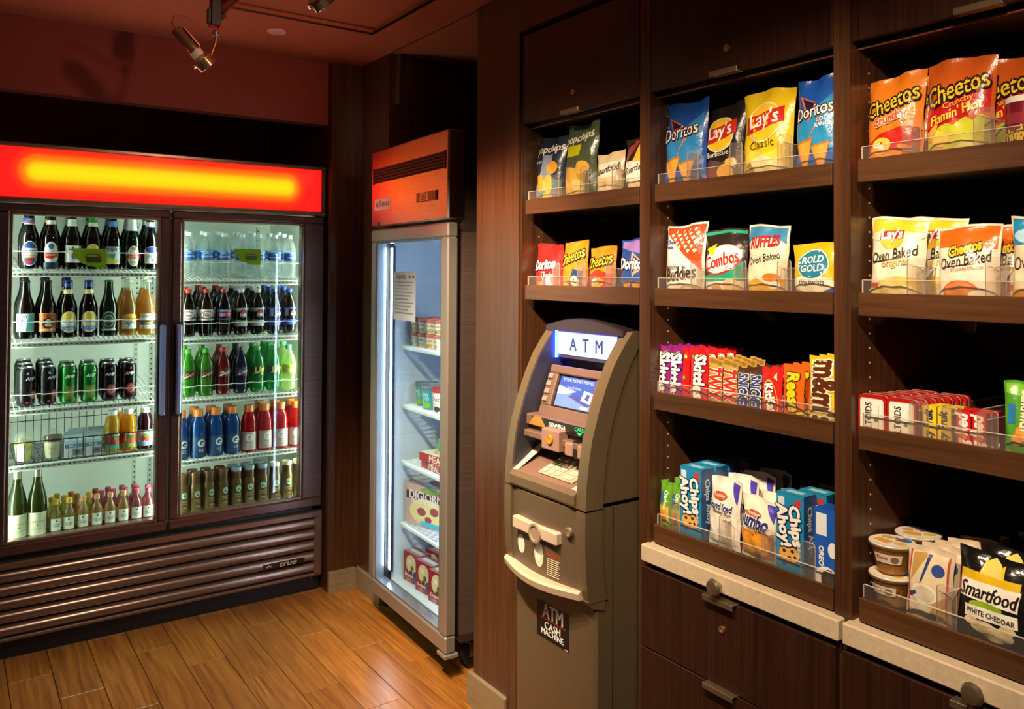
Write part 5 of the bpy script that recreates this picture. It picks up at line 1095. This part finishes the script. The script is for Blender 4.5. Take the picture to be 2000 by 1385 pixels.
onshelf(bag('snack_bag', .136, .182, .052, '#2a231e', R(.03, .03, .97, .30, '#e6dcc4')+Q([(.03, .28), (.97, .30), (.97, .56), (.5, .42), (.03, .36)], '#1f9a7a')+R(.03, .93, .97, .975, '#2aa884')+E(.50, .58, .46, .20, '#c42a22', 12)+E(.50, .59, .44, .18, '#f2eee4', 12)+Q([(.08, .74), (.36, .80), (.26, .62)], '#d8c81e')+E(.4, .18, .13, .08, '#d8a860')+E(.74, .24, .18, .09, '#e0c08a')+T('Combos', .50, .58, .80, '#c8281e', 12, .04, 1.45)+T('BAKED SNACKS', .6, .44, .5, '#f0e6d8', 12, .02)+T('pizzeria', .2, .08, .3, '#4a3a2a'), 42), 1.348, 2, 'dark snack bag with white oval logo and green band', group=G)
onshelf(bag('snack_bag', .118, .187, .050, '#e8dcc0', Q([(.03, .76), (.97, .76), (.97, .975), (.03, .975)], '#3f8ab8')+E(.5, .72, .50, .12, '#e8dcc0')+Q([(.03, .05), (.97, .05), (.97, .33), (.6, .26), (.35, .34), (.03, .24)], '#e0a41e')+E(.3, .2, .2, .07, '#efc24a')+E(.72, .34, .2, .05, '#c8782a')+E(.78, .24, .14, .05, '#efe4cc')+T('RUFFLES', .5, .79, .70, '#b82a34', 6, .05, 1.6)+T('Oven Baked', .52, .58, .78, '#3a342c', 10, .0, 1.4, .2), 43), 1.224, 2, 'cream and blue baked chip bag with red lettering', group=G)
onshelf(bag('snack_bag', .122, .140, .045, '#e6b01e', Q([(.03, .10), (.97, .34), (.97, .12), (.5, .05), (.03, .04)], '#2a4a9e')+Q([(.03, .28), (.5, .16), (.97, .34), (.97, .14), (.5, .08), (.03, .12)], '#2a4a9e')+E(.5, .36, .46, .13, '#efe8d4')+E(.5, .66, .34, .24, '#e8f0ee')+E(.5, .66, .32, .22, '#2a7a9a')+T('ROLD\nGOLD', .5, .67, .48, '#eef2ea', 4, .04)+T('tiny twists', .5, .37, .56, '#2a2a3a')+T('Original', .52, .19, .5, '#f0ece0', 8, .03, 1.2, .2), 44), 1.091, 2, 'small yellow pretzel bag with teal badge', group=G)
# --- cabinet 2, third shelf: candy packs stood on end, several deep
G = 'candy packs on the third shelf of the middle cabinet'
def pack(name, W, H, Th, col, art, seed): return bag(name, W, H, Th, col, art, seed, -2, .02, .25)
def vt(s, x, z, w, c, out=None, rot=-90, hs=1.3, sh=0.0, bold=.05): return T(s, x, z, w, c, rot, bold, hs, sh, out, .06)
def candy(o, y, label, deep=3, dx=.034, x=1.562):
    onshelf(o, y, 3, label+', front of its file', 'candy pack', G, x)
    for k in range(1, deep): behind(o, dx*k, label+', '+ORD[k]+' in its file', random.uniform(-.001, .001), yaw=random.uniform(-.02, .02), dz=0.0)
cpk = lambda c: puffs(.14, 4, 7, c[0], c[0])
skp = pack('candy_pack', .040, .155, .018, '#8a1f7a', E(.6, .9, .2, .03, '#4fae3a')+E(.3, .86, .18, .03, '#e8c83a')+Q([(.05, .03), (.95, .03), (.95, .2), (.05, .3)], '#a83a9a')+E(.6, .1, .2, .03, '#5aa8d8')+vt('Skittles', .48, .5, 2.9, '#f2eef0', '#3a0f34'), 51)
candy(skp, 1.538, 'purple candy pack with white vertical lettering, first from the left', 5)
skp2 = copy_tree(skp); candy(skp2, 1.497, 'purple candy pack with white vertical lettering, second from the left', 5)
skr0 = pack('candy_pack', .024, .153, .018, '#c81a1e', E(.5, .85, .2, .03, '#e8c83a')+E(.5, .5, .2, .03, '#4fae3a'), 52); candy(skr0, 1.464, 'plain red candy pack side between purple and red packs', 5)
skr = pack('candy_pack', .062, .154, .018, '#c81a1e', E(.7, .9, .16, .03, '#e8c83a')+E(.3, .86, .16, .03, '#5ab83a')+E(.25, .3, .16, .035, '#e8b02a')+E(.6, .12, .28, .06, '#e0303a')+R(.08, .05, .25, .18, '#d8d0cc')+vt('Skittles', .62, .55, 1.75, '#f4f0ec', '#5a0f14'), 53)
candy(skr, 1.421, 'red candy pack with white vertical lettering', 5)
twx = pack('candy_pack', .044, .134, .018, '#b8903c', R(.06, .9, .94, .97, '#8a6a2a')+E(.5, .14, .32, .06, '#d8a85a')+E(.6, .12, .2, .04, '#5a3420')+vt('TWIX', .5, .55, 1.8, '#c82a24', '#f2ead8', hs=1.9), 54)
candy(twx, 1.367, 'gold caramel bar pack with red vertical lettering, left one', 4); candy(copy_tree(twx), 1.321, 'gold caramel bar pack with red vertical lettering, right one', 4)
snk = pack('candy_pack', .034, .122, .018, '#4a3020', R(.06, .04, .94, .9, '#5f4128')+R(.1, .5, .3, .85, '#7aa03a')+vt('SNICKERS', .55, .48, 2.8, '#26387e', '#efece6', hs=1.7), 55)
candy(snk, 1.281, 'brown nougat bar pack with blue vertical lettering, left one', 4); candy(copy_tree(snk), 1.245, 'brown nougat bar pack with blue vertical lettering, right one', 4)
kkp = pack('candy_pack', .058, .126, .018, '#c8221c', E(.52, .46, .34, .34, '#e8b860', 12)+E(.52, .46, .31, .31, '#c8221c', 12)+Q([(.6, .85), (.8, .80), (.7, .95)], '#e8dccc')+vt('KitKat', .52, .46, 1.15, '#f4f0ea', '#7a1410', -76), 56); candy(kkp, 1.199, 'red wafer bar pack with tilted white lettering', 4)
rsp = pack('candy_pack', .056, .138, .018, '#dd6414', Q([(.05, .03), (.95, .03), (.95, .16), (.05, .10)], '#e89a2a')+R(.18, .3, .34, .75, '#4a2414')+vt("Reese's", .60, .50, 1.85, '#f0d21e', '#4a2414', -84), 57); candy(rsp, 1.141, 'orange peanut butter cup pack with yellow lettering', 3)
mmp = pack('candy_pack', .080, .168, .022, '#e6c01c', E(.2, .82, .12, .06, '#3f9a5a')+E(.2, .14, .12, .05, '#3a8ad0')+E(.8, .12, .1, .05, '#d0502a')+E(.5, .1, .12, .05, '#8a5a2a')+vt("m&m's", .58, .52, 1.70, '#5a2c16', '#f6ecc8', -90, 1.7), 58); candy(mmp, 1.062, 'yellow candy pack with large brown lettering by the stile', 3)
# --- cabinet 2, bottom tray
G = 'packs in the bottom tray of the middle cabinet'
crk = bag('cracker_pack', .040, .124, .026, '#5f9a2a', R(.1, .1, .9, .5, '#c8b43a')+E(.5, .36, .28, .08, '#d8943a')+E(.5, .24, .26, .07, '#b8782a')+R(.2, .58, .5, .78, '#2a6a9a')+vt('Crackers', .68, .62, 1.2, '#e6e8c0'), 61, -2)
onshelf(crk, 1.534, 4, 'green cracker pack, far left of the bottom tray', 'cracker pack', G, 1.564)
c = copy_tree(crk); onshelf(c, 1.505-.011, 4, 'green cracker pack, right of its twin in the tray', 'cracker pack', G, 1.564)
behind(crk, .05, 'green cracker pack behind the left one', 0); behind(c, .05, 'green cracker pack behind the right one', 0)
def cookies(z0): return E(.48, z0, .40, .115, '#9a6428')+E(.48, z0, .37, .10, '#d8a850')+E(.3, z0+.03, .07, .022, '#4a2c18')+E(.6, z0+.045, .07, .022, '#4a2c18')+E(.5, z0-.04, .07, .022, '#4a2c18')+E(.7, z0-.02, .05, .018, '#4a2c18')
cbf = R(0, 0, 1, 1, '#1f88b8')+R(.06, .84, .3, .95, '#cfe2ea')+Q([(.62, .93), (.92, .96), (.86, .82)], '#c8382c')+cookies(.26)+R(.0, .0, 1, .10, '#1a78a8')+E(.3, .14, .05, .015, '#5a3a20')+T('Chips\nAhoy!', .46, .62, 1.30, '#f4f0e8', -82, .05, 0.95, 0, '#1a2a5a', .07)+T('ORIGINAL', .85, .36, .62, '#e8eef0', -84, .02)
cbx = carton_box('cookie_box', .070, .045, .180, '#1a7aa8', cbf, R(0, 0, 1, 1, '#1c4a7e')+T('Chips Ahoy', .5, .55, 2.5, '#c8d2dc', -86, .04), R(0, 0, 1, 1, '#2a92c0')+R(.2, .3, .8, .7, '#a8d0e0'))
def boxon(o, y, row, label, x, yaw=0.0, cat='box', group=G): o.location = (x, y, FLOOR[row]+.0008); o.rotation_euler = (0, 0, RZ+yaw); return tag(o, label, cat, group)
boxon(cbx, 1.4375, 4, 'blue cookie box left of the iced bun pack', 1.574, .02)
for i, (y, x, l) in enumerate(((1.438, 1.626, 'blue cookie box half hidden behind the left cookie box'), (1.450, 1.690, 'blue cookie box third back on the left'), (1.435, 1.748, 'blue cookie box at the back of the left file'))): boxon(copy_tree(cbx), y, 4, l, x, .08)
cb2 = boxon(copy_tree(cbx), 1.143, 4, 'blue cookie box in the right of the tray, lettering upright', 1.574, .02)
boxon(copy_tree(cbx), 1.122, 4, 'blue cookie box behind the right cookie box', 1.626, .02)
bun = lambda c1, c2, t1, t2, tri: R(.04, .08, .96, .48, c1)+E(.32, .26, .24, .18, c2)+E(.68, .28, .24, .18, c2)+Q([(.70, .95), (.96, .95), (.96, .66)], '#4a3aa8')+E(.42, .74, .24, .06, '#b8502a')+T('Freshley', .42, .74, .36, '#f2e6d4')+T(t1, .45, .60, .80, '#2a2c6a', -4, .05, 1.3, .1, '#f4f0e6', .05)+T(t2, .55, .51, .55, '#4a3424', -6, .03)
hb1 = bag('bun_pack', .098, .168, .045, '#e2dccf', bun('#e4ddcc', '#f2ede2', 'Grand Iced', 'Honey Bun', 1), 62, -4); onshelf(hb1, 1.350, 4, 'white iced bun pack with purple corner', 'bun pack', G, 1.576)
hb2 = bag('bun_pack', .104, .142, .05, '#e6dec8', Q([(.04, .5), (.96, .36), (.96, .30), (.04, .44)], '#b8301e')+bun('#c87818', '#e09a2a', 'Jumbo', 'Honey Bun', 1), 63, -4); onshelf(hb2, 1.247, 4, 'honey bun pack with orange pastry showing', 'bun pack', G, 1.578)
for k in range(1, 4): behind(hb1, .055*k, 'iced bun pack, %s back in its file' % ORD[k], -.006*k, yaw=.02*k)
for k in range(1, 5): behind(hb2, .056*k, 'honey bun pack, %s back in its file' % ORD[k], -.012*k, yaw=-.02*k)
ore = carton_box('cookie_box', .060, .05, .168, '#1a4fae', R(0, 0, 1, 1, '#1f5ab8')+R(.08, .66, .5, .94, '#e4eaf2')+E(.75, .5, .2, .1, '#e8ecf2')+E(.5, .12, .48, .16, '#efece6')+E(.62, .12, .34, .13, '#241a18')+E(.62, .12, .2, .07, '#3a2c28')+T('OREO', .3, .4, .7, '#f0f2f6', -90, .05), R(0, 0, 1, 1, '#163f8e'))
boxon(ore, 1.050, 4, 'bright blue cookie box with dark cookie picture, by the stile', 1.576)
# --- cabinet 3, top shelf
G = 'snack bags in the right-hand cabinet'
fl = lambda: Q([(.03, .04), (.97, .04), (.97, .42), (.86, .46), (.78, .40), (.66, .45), (.5, .38), (.34, .42), (.2, .34), (.03, .36)], '#c8c83a')+Q([(.03, .36), (.97, .48), (.97, .82), (.4, .66), (.03, .56)], '#b81a1c')
ch1 = bag('snack_bag', .122, .206, .055, '#dd7a1e', Q([(.03, .03), (.97, .03), (.97, .44), (.7, .46), (.3, .40), (.03, .30)], '#b8251c')+E(.36, .30, .18, .07, '#e2c84a')+E(.30, .27, .10, .05, '#efe6d6')+puffs(.18, 9, 11)+E(.6, .12, .1, .03, '#efe8dc')+cheese(17)+T('Crunchy', .50, .545, .56, '#d8502a', 16, .05, 1.3, .1, '#f2dcc0', .05), 71, flare=.01)
onshelf(ch1, .912, 1, 'orange cheese puff bag with red lower half, top right shelf', group=G)
ch2 = bag('snack_bag', .132, .212, .06, '#c85a1e', fl()+puffs(.22, 6, 13, '#d0cc4a')+E(.3, .26, .14, .06, '#e8c050')+E(.7, .16, .2, .06, '#e6dc8a')+cheese(15)+T('Crunchy', .56, .585, .44, '#e8a83a', 14, .03)+T("Flamin' Hot", .52, .50, .78, '#f0c83a', 14, .04, 1.25, .2), 72, flare=.02)
onshelf(ch2, .784, 1, 'large red and lime hot cheese puff bag', group=G)
behind(ch1, .07, 'orange cheese puff bag behind the first one, mostly hidden', .004); behind(ch2, .075, 'hot cheese puff bag peeking out behind the large red one', -.048); behind(ch2, .15, 'hot cheese puff bag third back at the right', -.085)
# canister
PRG = [(.034, 0), (.0375, .001), (.0385, .004), (.0385, .108), (.0375, .110)]
pg = vessel('chip_canister', PRG, mat('#7a1a2e', .3, .2), [(.0385, .106), (.0400, .107), (.0400, .116), (.038, .118), (.002, .118)], mat('#e8e2da', .4), [('label', R(.12, .62, .72, .80, '#8e2a3c')+T('Pringles', .42, .44, .60, '#e8c02c', 12, .05, 1.4, 0, '#4a0f1c', .06)+R(.2, .16, .75, .30, '#efe6e2')+T('BBQ', .48, .23, .36, '#b82a3a', 0, .05))], .11)
pg.location = (1.592, .664, FLOOR[1]+.0008); pg.rotation_euler.z = RZ; tag(pg, 'dark red chip canister with pale lid at the picture edge', 'canister')
# --- cabinet 3, second shelf
ob = lambda logo, tc, sub: T('Oven Baked', .51, .60, .82, '#2a241e', 9, .0, 1.5, .2)+Q([(.12, .505), (.62, .55), (.62, .558), (.12, .515)], '#2a241e')+T(sub, .56, .50, .5, tc, 5)
o1 = bag('snack_bag', .122, .188, .055, '#e6ddc4', Q([(.03, .80), (.97, .84), (.97, .975), (.03, .975)], '#dcc032')+E(.5, .79, .5, .06, '#e6ddc4')+E(.46, .77, .22, .12, '#e8b83a')+Q([(.24, .75), (.26, .84), (.66, .86), (.66, .77)], '#c02a24')+Q([(.03, .04), (.97, .04), (.97, .34), (.6, .36), (.03, .26)], '#d8bc4a')+E(.3, .14, .24, .09, '#e6d08a')+E(.68, .16, .26, .11, '#ead89a')+E(.5, .28, .22, .07, '#dfc670')+R(.05, .24, .24, .29, '#b8282a')+T("Lay's", .46, .80, .36, '#f4efe4', 4, .05, 1.2)+ob('', '#d8b070', 'original'), 73, flare=.04)
onshelf(o1, .908, 2, 'cream baked chip bag with yellow top, second shelf right', group=G); behind(o1, .06, 'cream baked chip bag behind its twin', -.045)
o2 = bag('snack_bag', .122, .165, .052, '#e6dac6', Q([(.03, .76), (.97, .72), (.97, .975), (.03, .975)], '#dd6418')+E(.45, .24, .30, .13, '#d8641e')+E(.45, .25, .25, .10, '#e8842a')+E(.7, .12, .24, .06, '#e8a83a')+E(.74, .20, .16, .06, '#efe8d8')+R(.04, .10, .16, .16, '#b8282a')+T('Cheetos', .5, .73, .52, '#f0c22c', 12, .05, 1.4, .1, '#2a2018', .08)+ob('', '#d8783a', 'Crunchy Cheese'), 74, flare=.05)
onshelf(o2, .768, 2, 'cream baked cheese snack bag with orange top', group=G); behind(o2, .06, 'baked cheese snack bag behind its twin', -.04)
onshelf(bag('snack_bag', .125, .178, .055, '#e2d6b4', Q([(.03, .70), (.97, .74), (.97, .975), (.03, .975)], '#1f86b8')+E(.3, .80, .24, .08, '#a8d0e6')+Q([(.03, .04), (.97, .04), (.97, .3), (.03, .26)], '#dca42a')+R(.05, .18, .3, .25, '#d8901e')+T('Oven Baked', .5, .56, .9, '#2a241e', 9, .0, 1.5, .2), 75, flare=.05), .634, 2, 'blue-topped baked chip bag at the right picture edge', group=G)
# --- cabinet 3, third shelf
G = 'tins and gum on the third shelf of the right-hand cabinet'
def tin():
    W, H, D, r = .060, .098, .021, .010
    pts = []
    for cx, cz, a0 in ((W/2-r, r, -90), (W/2-r, H-r, 0), (-W/2+r, H-r, 90), (-W/2+r, r, 180)):
        for i in range(5): a = math.radians(a0+i*22.5); pts.append((cx+r*math.cos(a), cz+r*math.sin(a)))
    o = MB().prism(pts, -D/2, D/2, 'y').build('mint_tin', mat('#c4201f', .28, .3), None, 35, local=True)
    MB().prism([(x*1.012, (z-H/2)*1.012+H/2) for x, z in pts], -.0015, .0015, 'y').build('lid_seam', mat('#cfc0b0', .3, .6), o, 35, local=True)
    fr = Q([(.13, .10), (.87, .10), (.93, .14), (.93, .88), (.87, .93), (.13, .93), (.07, .88), (.07, .14)], '#c9cdbc')
    inn = Q([(.16, .12), (.84, .12), (.89, .16), (.89, .87), (.84, .91), (.16, .91), (.11, .87), (.11, .16)], '#ece8dc')
    link('printed_lid', print_mesh('printed_lid', fr+inn+E(.66, .5, .08, .05, '#4a8a6a')+R(.72, .3, .76, .8, '#b8c4b0')+T('ALTOIDS', .38, .52, 1.05, '#3a3a2a', 90, .03, 1.25), W, H, lambda x, z, f: (x, -D/2-f, z)), o)
    return o
tn = tin()
for f, (y0, nm) in enumerate(((.945, 'left'), (.883, 'right'))):
    for k in range(7):
        o = tn if f == 0 and k == 0 else copy_tree(tn)
        boxon(o, y0-.004*k, 3, 'red and white mint tin, %s file, %s' % (nm, 'front' if k == 0 else ORD[k]+' back'), 1.560+.024*k, 0.0, 'mint tin', G)
def gum(col, edge, txt, tc, oc):
    return carton_box('gum_pack', .025, .016, .092, col, R(0, 0, 1, 1, col)+R(.0, .0, .08, 1, edge)+T(txt, .5, .52, 3.0, tc, 90, .05, 1.2, .15)+(E(.5, .48, .26, .06, oc) if oc else R(.3, .05, .62, .35, '#efe8b0')), R(0, 0, 1, 1, edge))
gy = gum('#e2c21c', '#c8a812', 'Juicy Fruit', '#2a2c4a', None); grd = gum('#c4181c', '#9a1014', 'Big Red', '#f2e6e0', '#d8702a')
for pr, ys, nm in ((gy, (.828, .803, .777+.02), 'yellow'), (grd, (.765, .742, .735), 'red')):
    pass
n = 0
for pr, ys, nm in ((gy, (.827, .7985, ), 'yellow'), (grd, (.764, .736), 'red')):
    for i, y in enumerate(ys):
        for k in range(3):
            o = pr if i == 0 and k == 0 else copy_tree(pr)
            boxon(o, y-.002*k, 3, '%s gum pack, %s file, %s' % (nm, ('left', 'right')[i], ('front', 'second back', 'third back')[k]), 1.557+.019*k, 0.0 if i else 0.06, 'gum pack', G)
gc = bag('cracker_pack', .062, .152, .032, '#4f9a2e', Q([(.08, .86), (.92, .80), (.92, .97), (.08, .97)], '#7ac03a')+R(.14, .52, .36, .74, '#2a78b0')+E(.56, .42, .22, .10, '#b8702a')+E(.56, .42, .19, .085, '#e0a04a')+E(.42, .34, .16, .07, '#d8903a')+Q([(.3, .05), (.95, .05), (.95, .2)], '#2a7ab0')+R(.06, .05, .2, .2, '#e6e2c8')+vt('Sandwich', .66, .68, 1.1, '#e8e2c0'), 81, -2, .06)
onshelf(gc, .672, 3, 'green sandwich cracker pack at the right picture edge', 'cracker pack', G, 1.570, .1)
# --- cabinet 3, bottom tray
G = 'packs in the bottom tray of the right-hand cabinet'
def fruit_cup():
    o = MB().lathe([(.026, 0), (.029, .002), (.033, .020), (.040, .048), (.0445, .053), (.0455, .055), (.0455, .058), (.043, .0595)], 28).build('fruit_cup', clear('#e6cf9a', .28, .06, 1.45, '#d8b878'), None, 40, local=True)
    MB().lathe([(.0275, .003), (.0315, .020), (.038, .046), (.003, .047)], 24).build('fruit', mat('#b9822e', .4, bump=.8, bscale=60), o, 40, local=True)
    MB().lathe([(.0445, .0585), (.0450, .0605), (.0440, .0618), (.002, .0618)], 28).build('lid', mat('#d8cfc0', .3), o, 40, local=True)
    s = E(.5, .5, .47, .47, '#e2d8c4')+Q([(.1, .4), (.45, .2), (.55, .45), (.2, .6)], '#d89a3a')+E(.7, .35, .14, .12, '#d8b83a')+Q([(.55, .55), (.9, .5), (.88, .75), (.7, .86)], '#3a78b8')+E(.35, .72, .14, .1, '#c8a05a')+T('Dole', .66, .66, .28, '#c82a24', -20, .05)
    link('lid_print', print_mesh('lid_print', s, .088, .088, lambda x, z, f: (x, z-.044, .0618+f)), o)
    link('label', print_mesh('label', R(.25, .45, .75, .80, '#e2dacb')+T('Dole', .4, .66, .2, '#b8382a', 0, .04)+E(.62, .62, .07, .12, '#8a6a34'), .10, .055, lambda x, z, f: ((.028+.30*z+f)*math.sin(x/.036), -(.028+.30*z+f)*math.cos(x/.036), z), 10, 3), o)
    return o
fc = fruit_cup()
for i, (x, y, k, l) in enumerate(((1.596, .930, 0, 'fruit cup at the bottom of the front stack'), (1.596, .930, 1, 'fruit cup on top of the front stack, printed lid showing'), (1.693, .929, 0, 'fruit cup at the bottom of the rear stack'), (1.693, .929, 1, 'fruit cup in the middle of the rear stack'))):
    o = fc if i == 0 else copy_tree(fc); boxon(o, y, 4, l, x, .3*i, 'fruit cup', G); o.location.z += k*.0645
pit = bag('chip_packet', .090, .140, .03, '#cdb99c', R(.06, .05, .94, .93, '#b0483a')+R(.10, .06, .90, .92, '#d9c8a4')+Q([(.12, .5), (.5, .92), (.14, .9)], '#b8924e')+Q([(.48, .9), (.56, .9), (.4, .55), (.34, .5)], '#2f3f7e')+E(.72, .72, .14, .08, '#34488e')+E(.46, .38, .30, .13, '#e2d8c0')+E(.46, .38, .24, .10, '#cbbfa8')+E(.40, .18, .28, .09, '#e0d6be')+Q([(.12, .3), (.3, .36), (.26, .40), (.12, .36)], '#2f3f7e')+Q([(.55, .1), (.9, .1), (.9, .4), (.7, .3)], '#b8924e'), 91, -6, .0, .3)
onshelf(pit, .841, 4, 'cream and rust patterned chip packet beside the fruit cups', 'snack bag', G, 1.568)
for k in range(1, 5): behind(pit, .034*k, 'patterned chip packet, %s in its file' % ORD[k], -.008*k)
sf = bag('snack_bag', .146, .156, .045, '#171413', R(.04, .62, .82, .76, '#dcb41e')+Q([(.30, .74), (.36, .93), (.42, .84), (.46, .97), (.52, .84), (.60, .92), (.62, .74)], '#e2c02c')+Q([(.30, .76), (.6, .74), (.56, .9), (.46, .97), (.36, .9)], '#e8d06a')+Q([(.05, .46), (.82, .42), (.84, .66), (.05, .66)], '#efe9dc')+E(.42, .40, .22, .05, '#8ab02a')+R(.14, .24, .82, .38, '#efe9dc')+E(.4, .15, .18, .08, '#e8d6a4')+E(.6, .12, .16, .08, '#efe0b4')+E(.24, .20, .1, .05, '#e8d8a8')+E(.7, .20, .1, .05, '#e2d09a')+E(.5, .06, .14, .05, '#e6d4a0')+T('Smartfood', .44, .55, .74, '#241c18', -2, .03, 1.35, .25)+T('WHITE CHEDDAR', .48, .31, .62, '#3a342e', -3, .02, 1.2), 92, -8, .05, .2)
onshelf(sf, .724, 4, 'black popcorn bag with yellow corn and white banner', 'snack bag', G, 1.578)
for k in range(1, 4): behind(sf, .058*k, 'black popcorn bag, %s in its file' % ORD[k], -.010*k, yaw=.01*k)
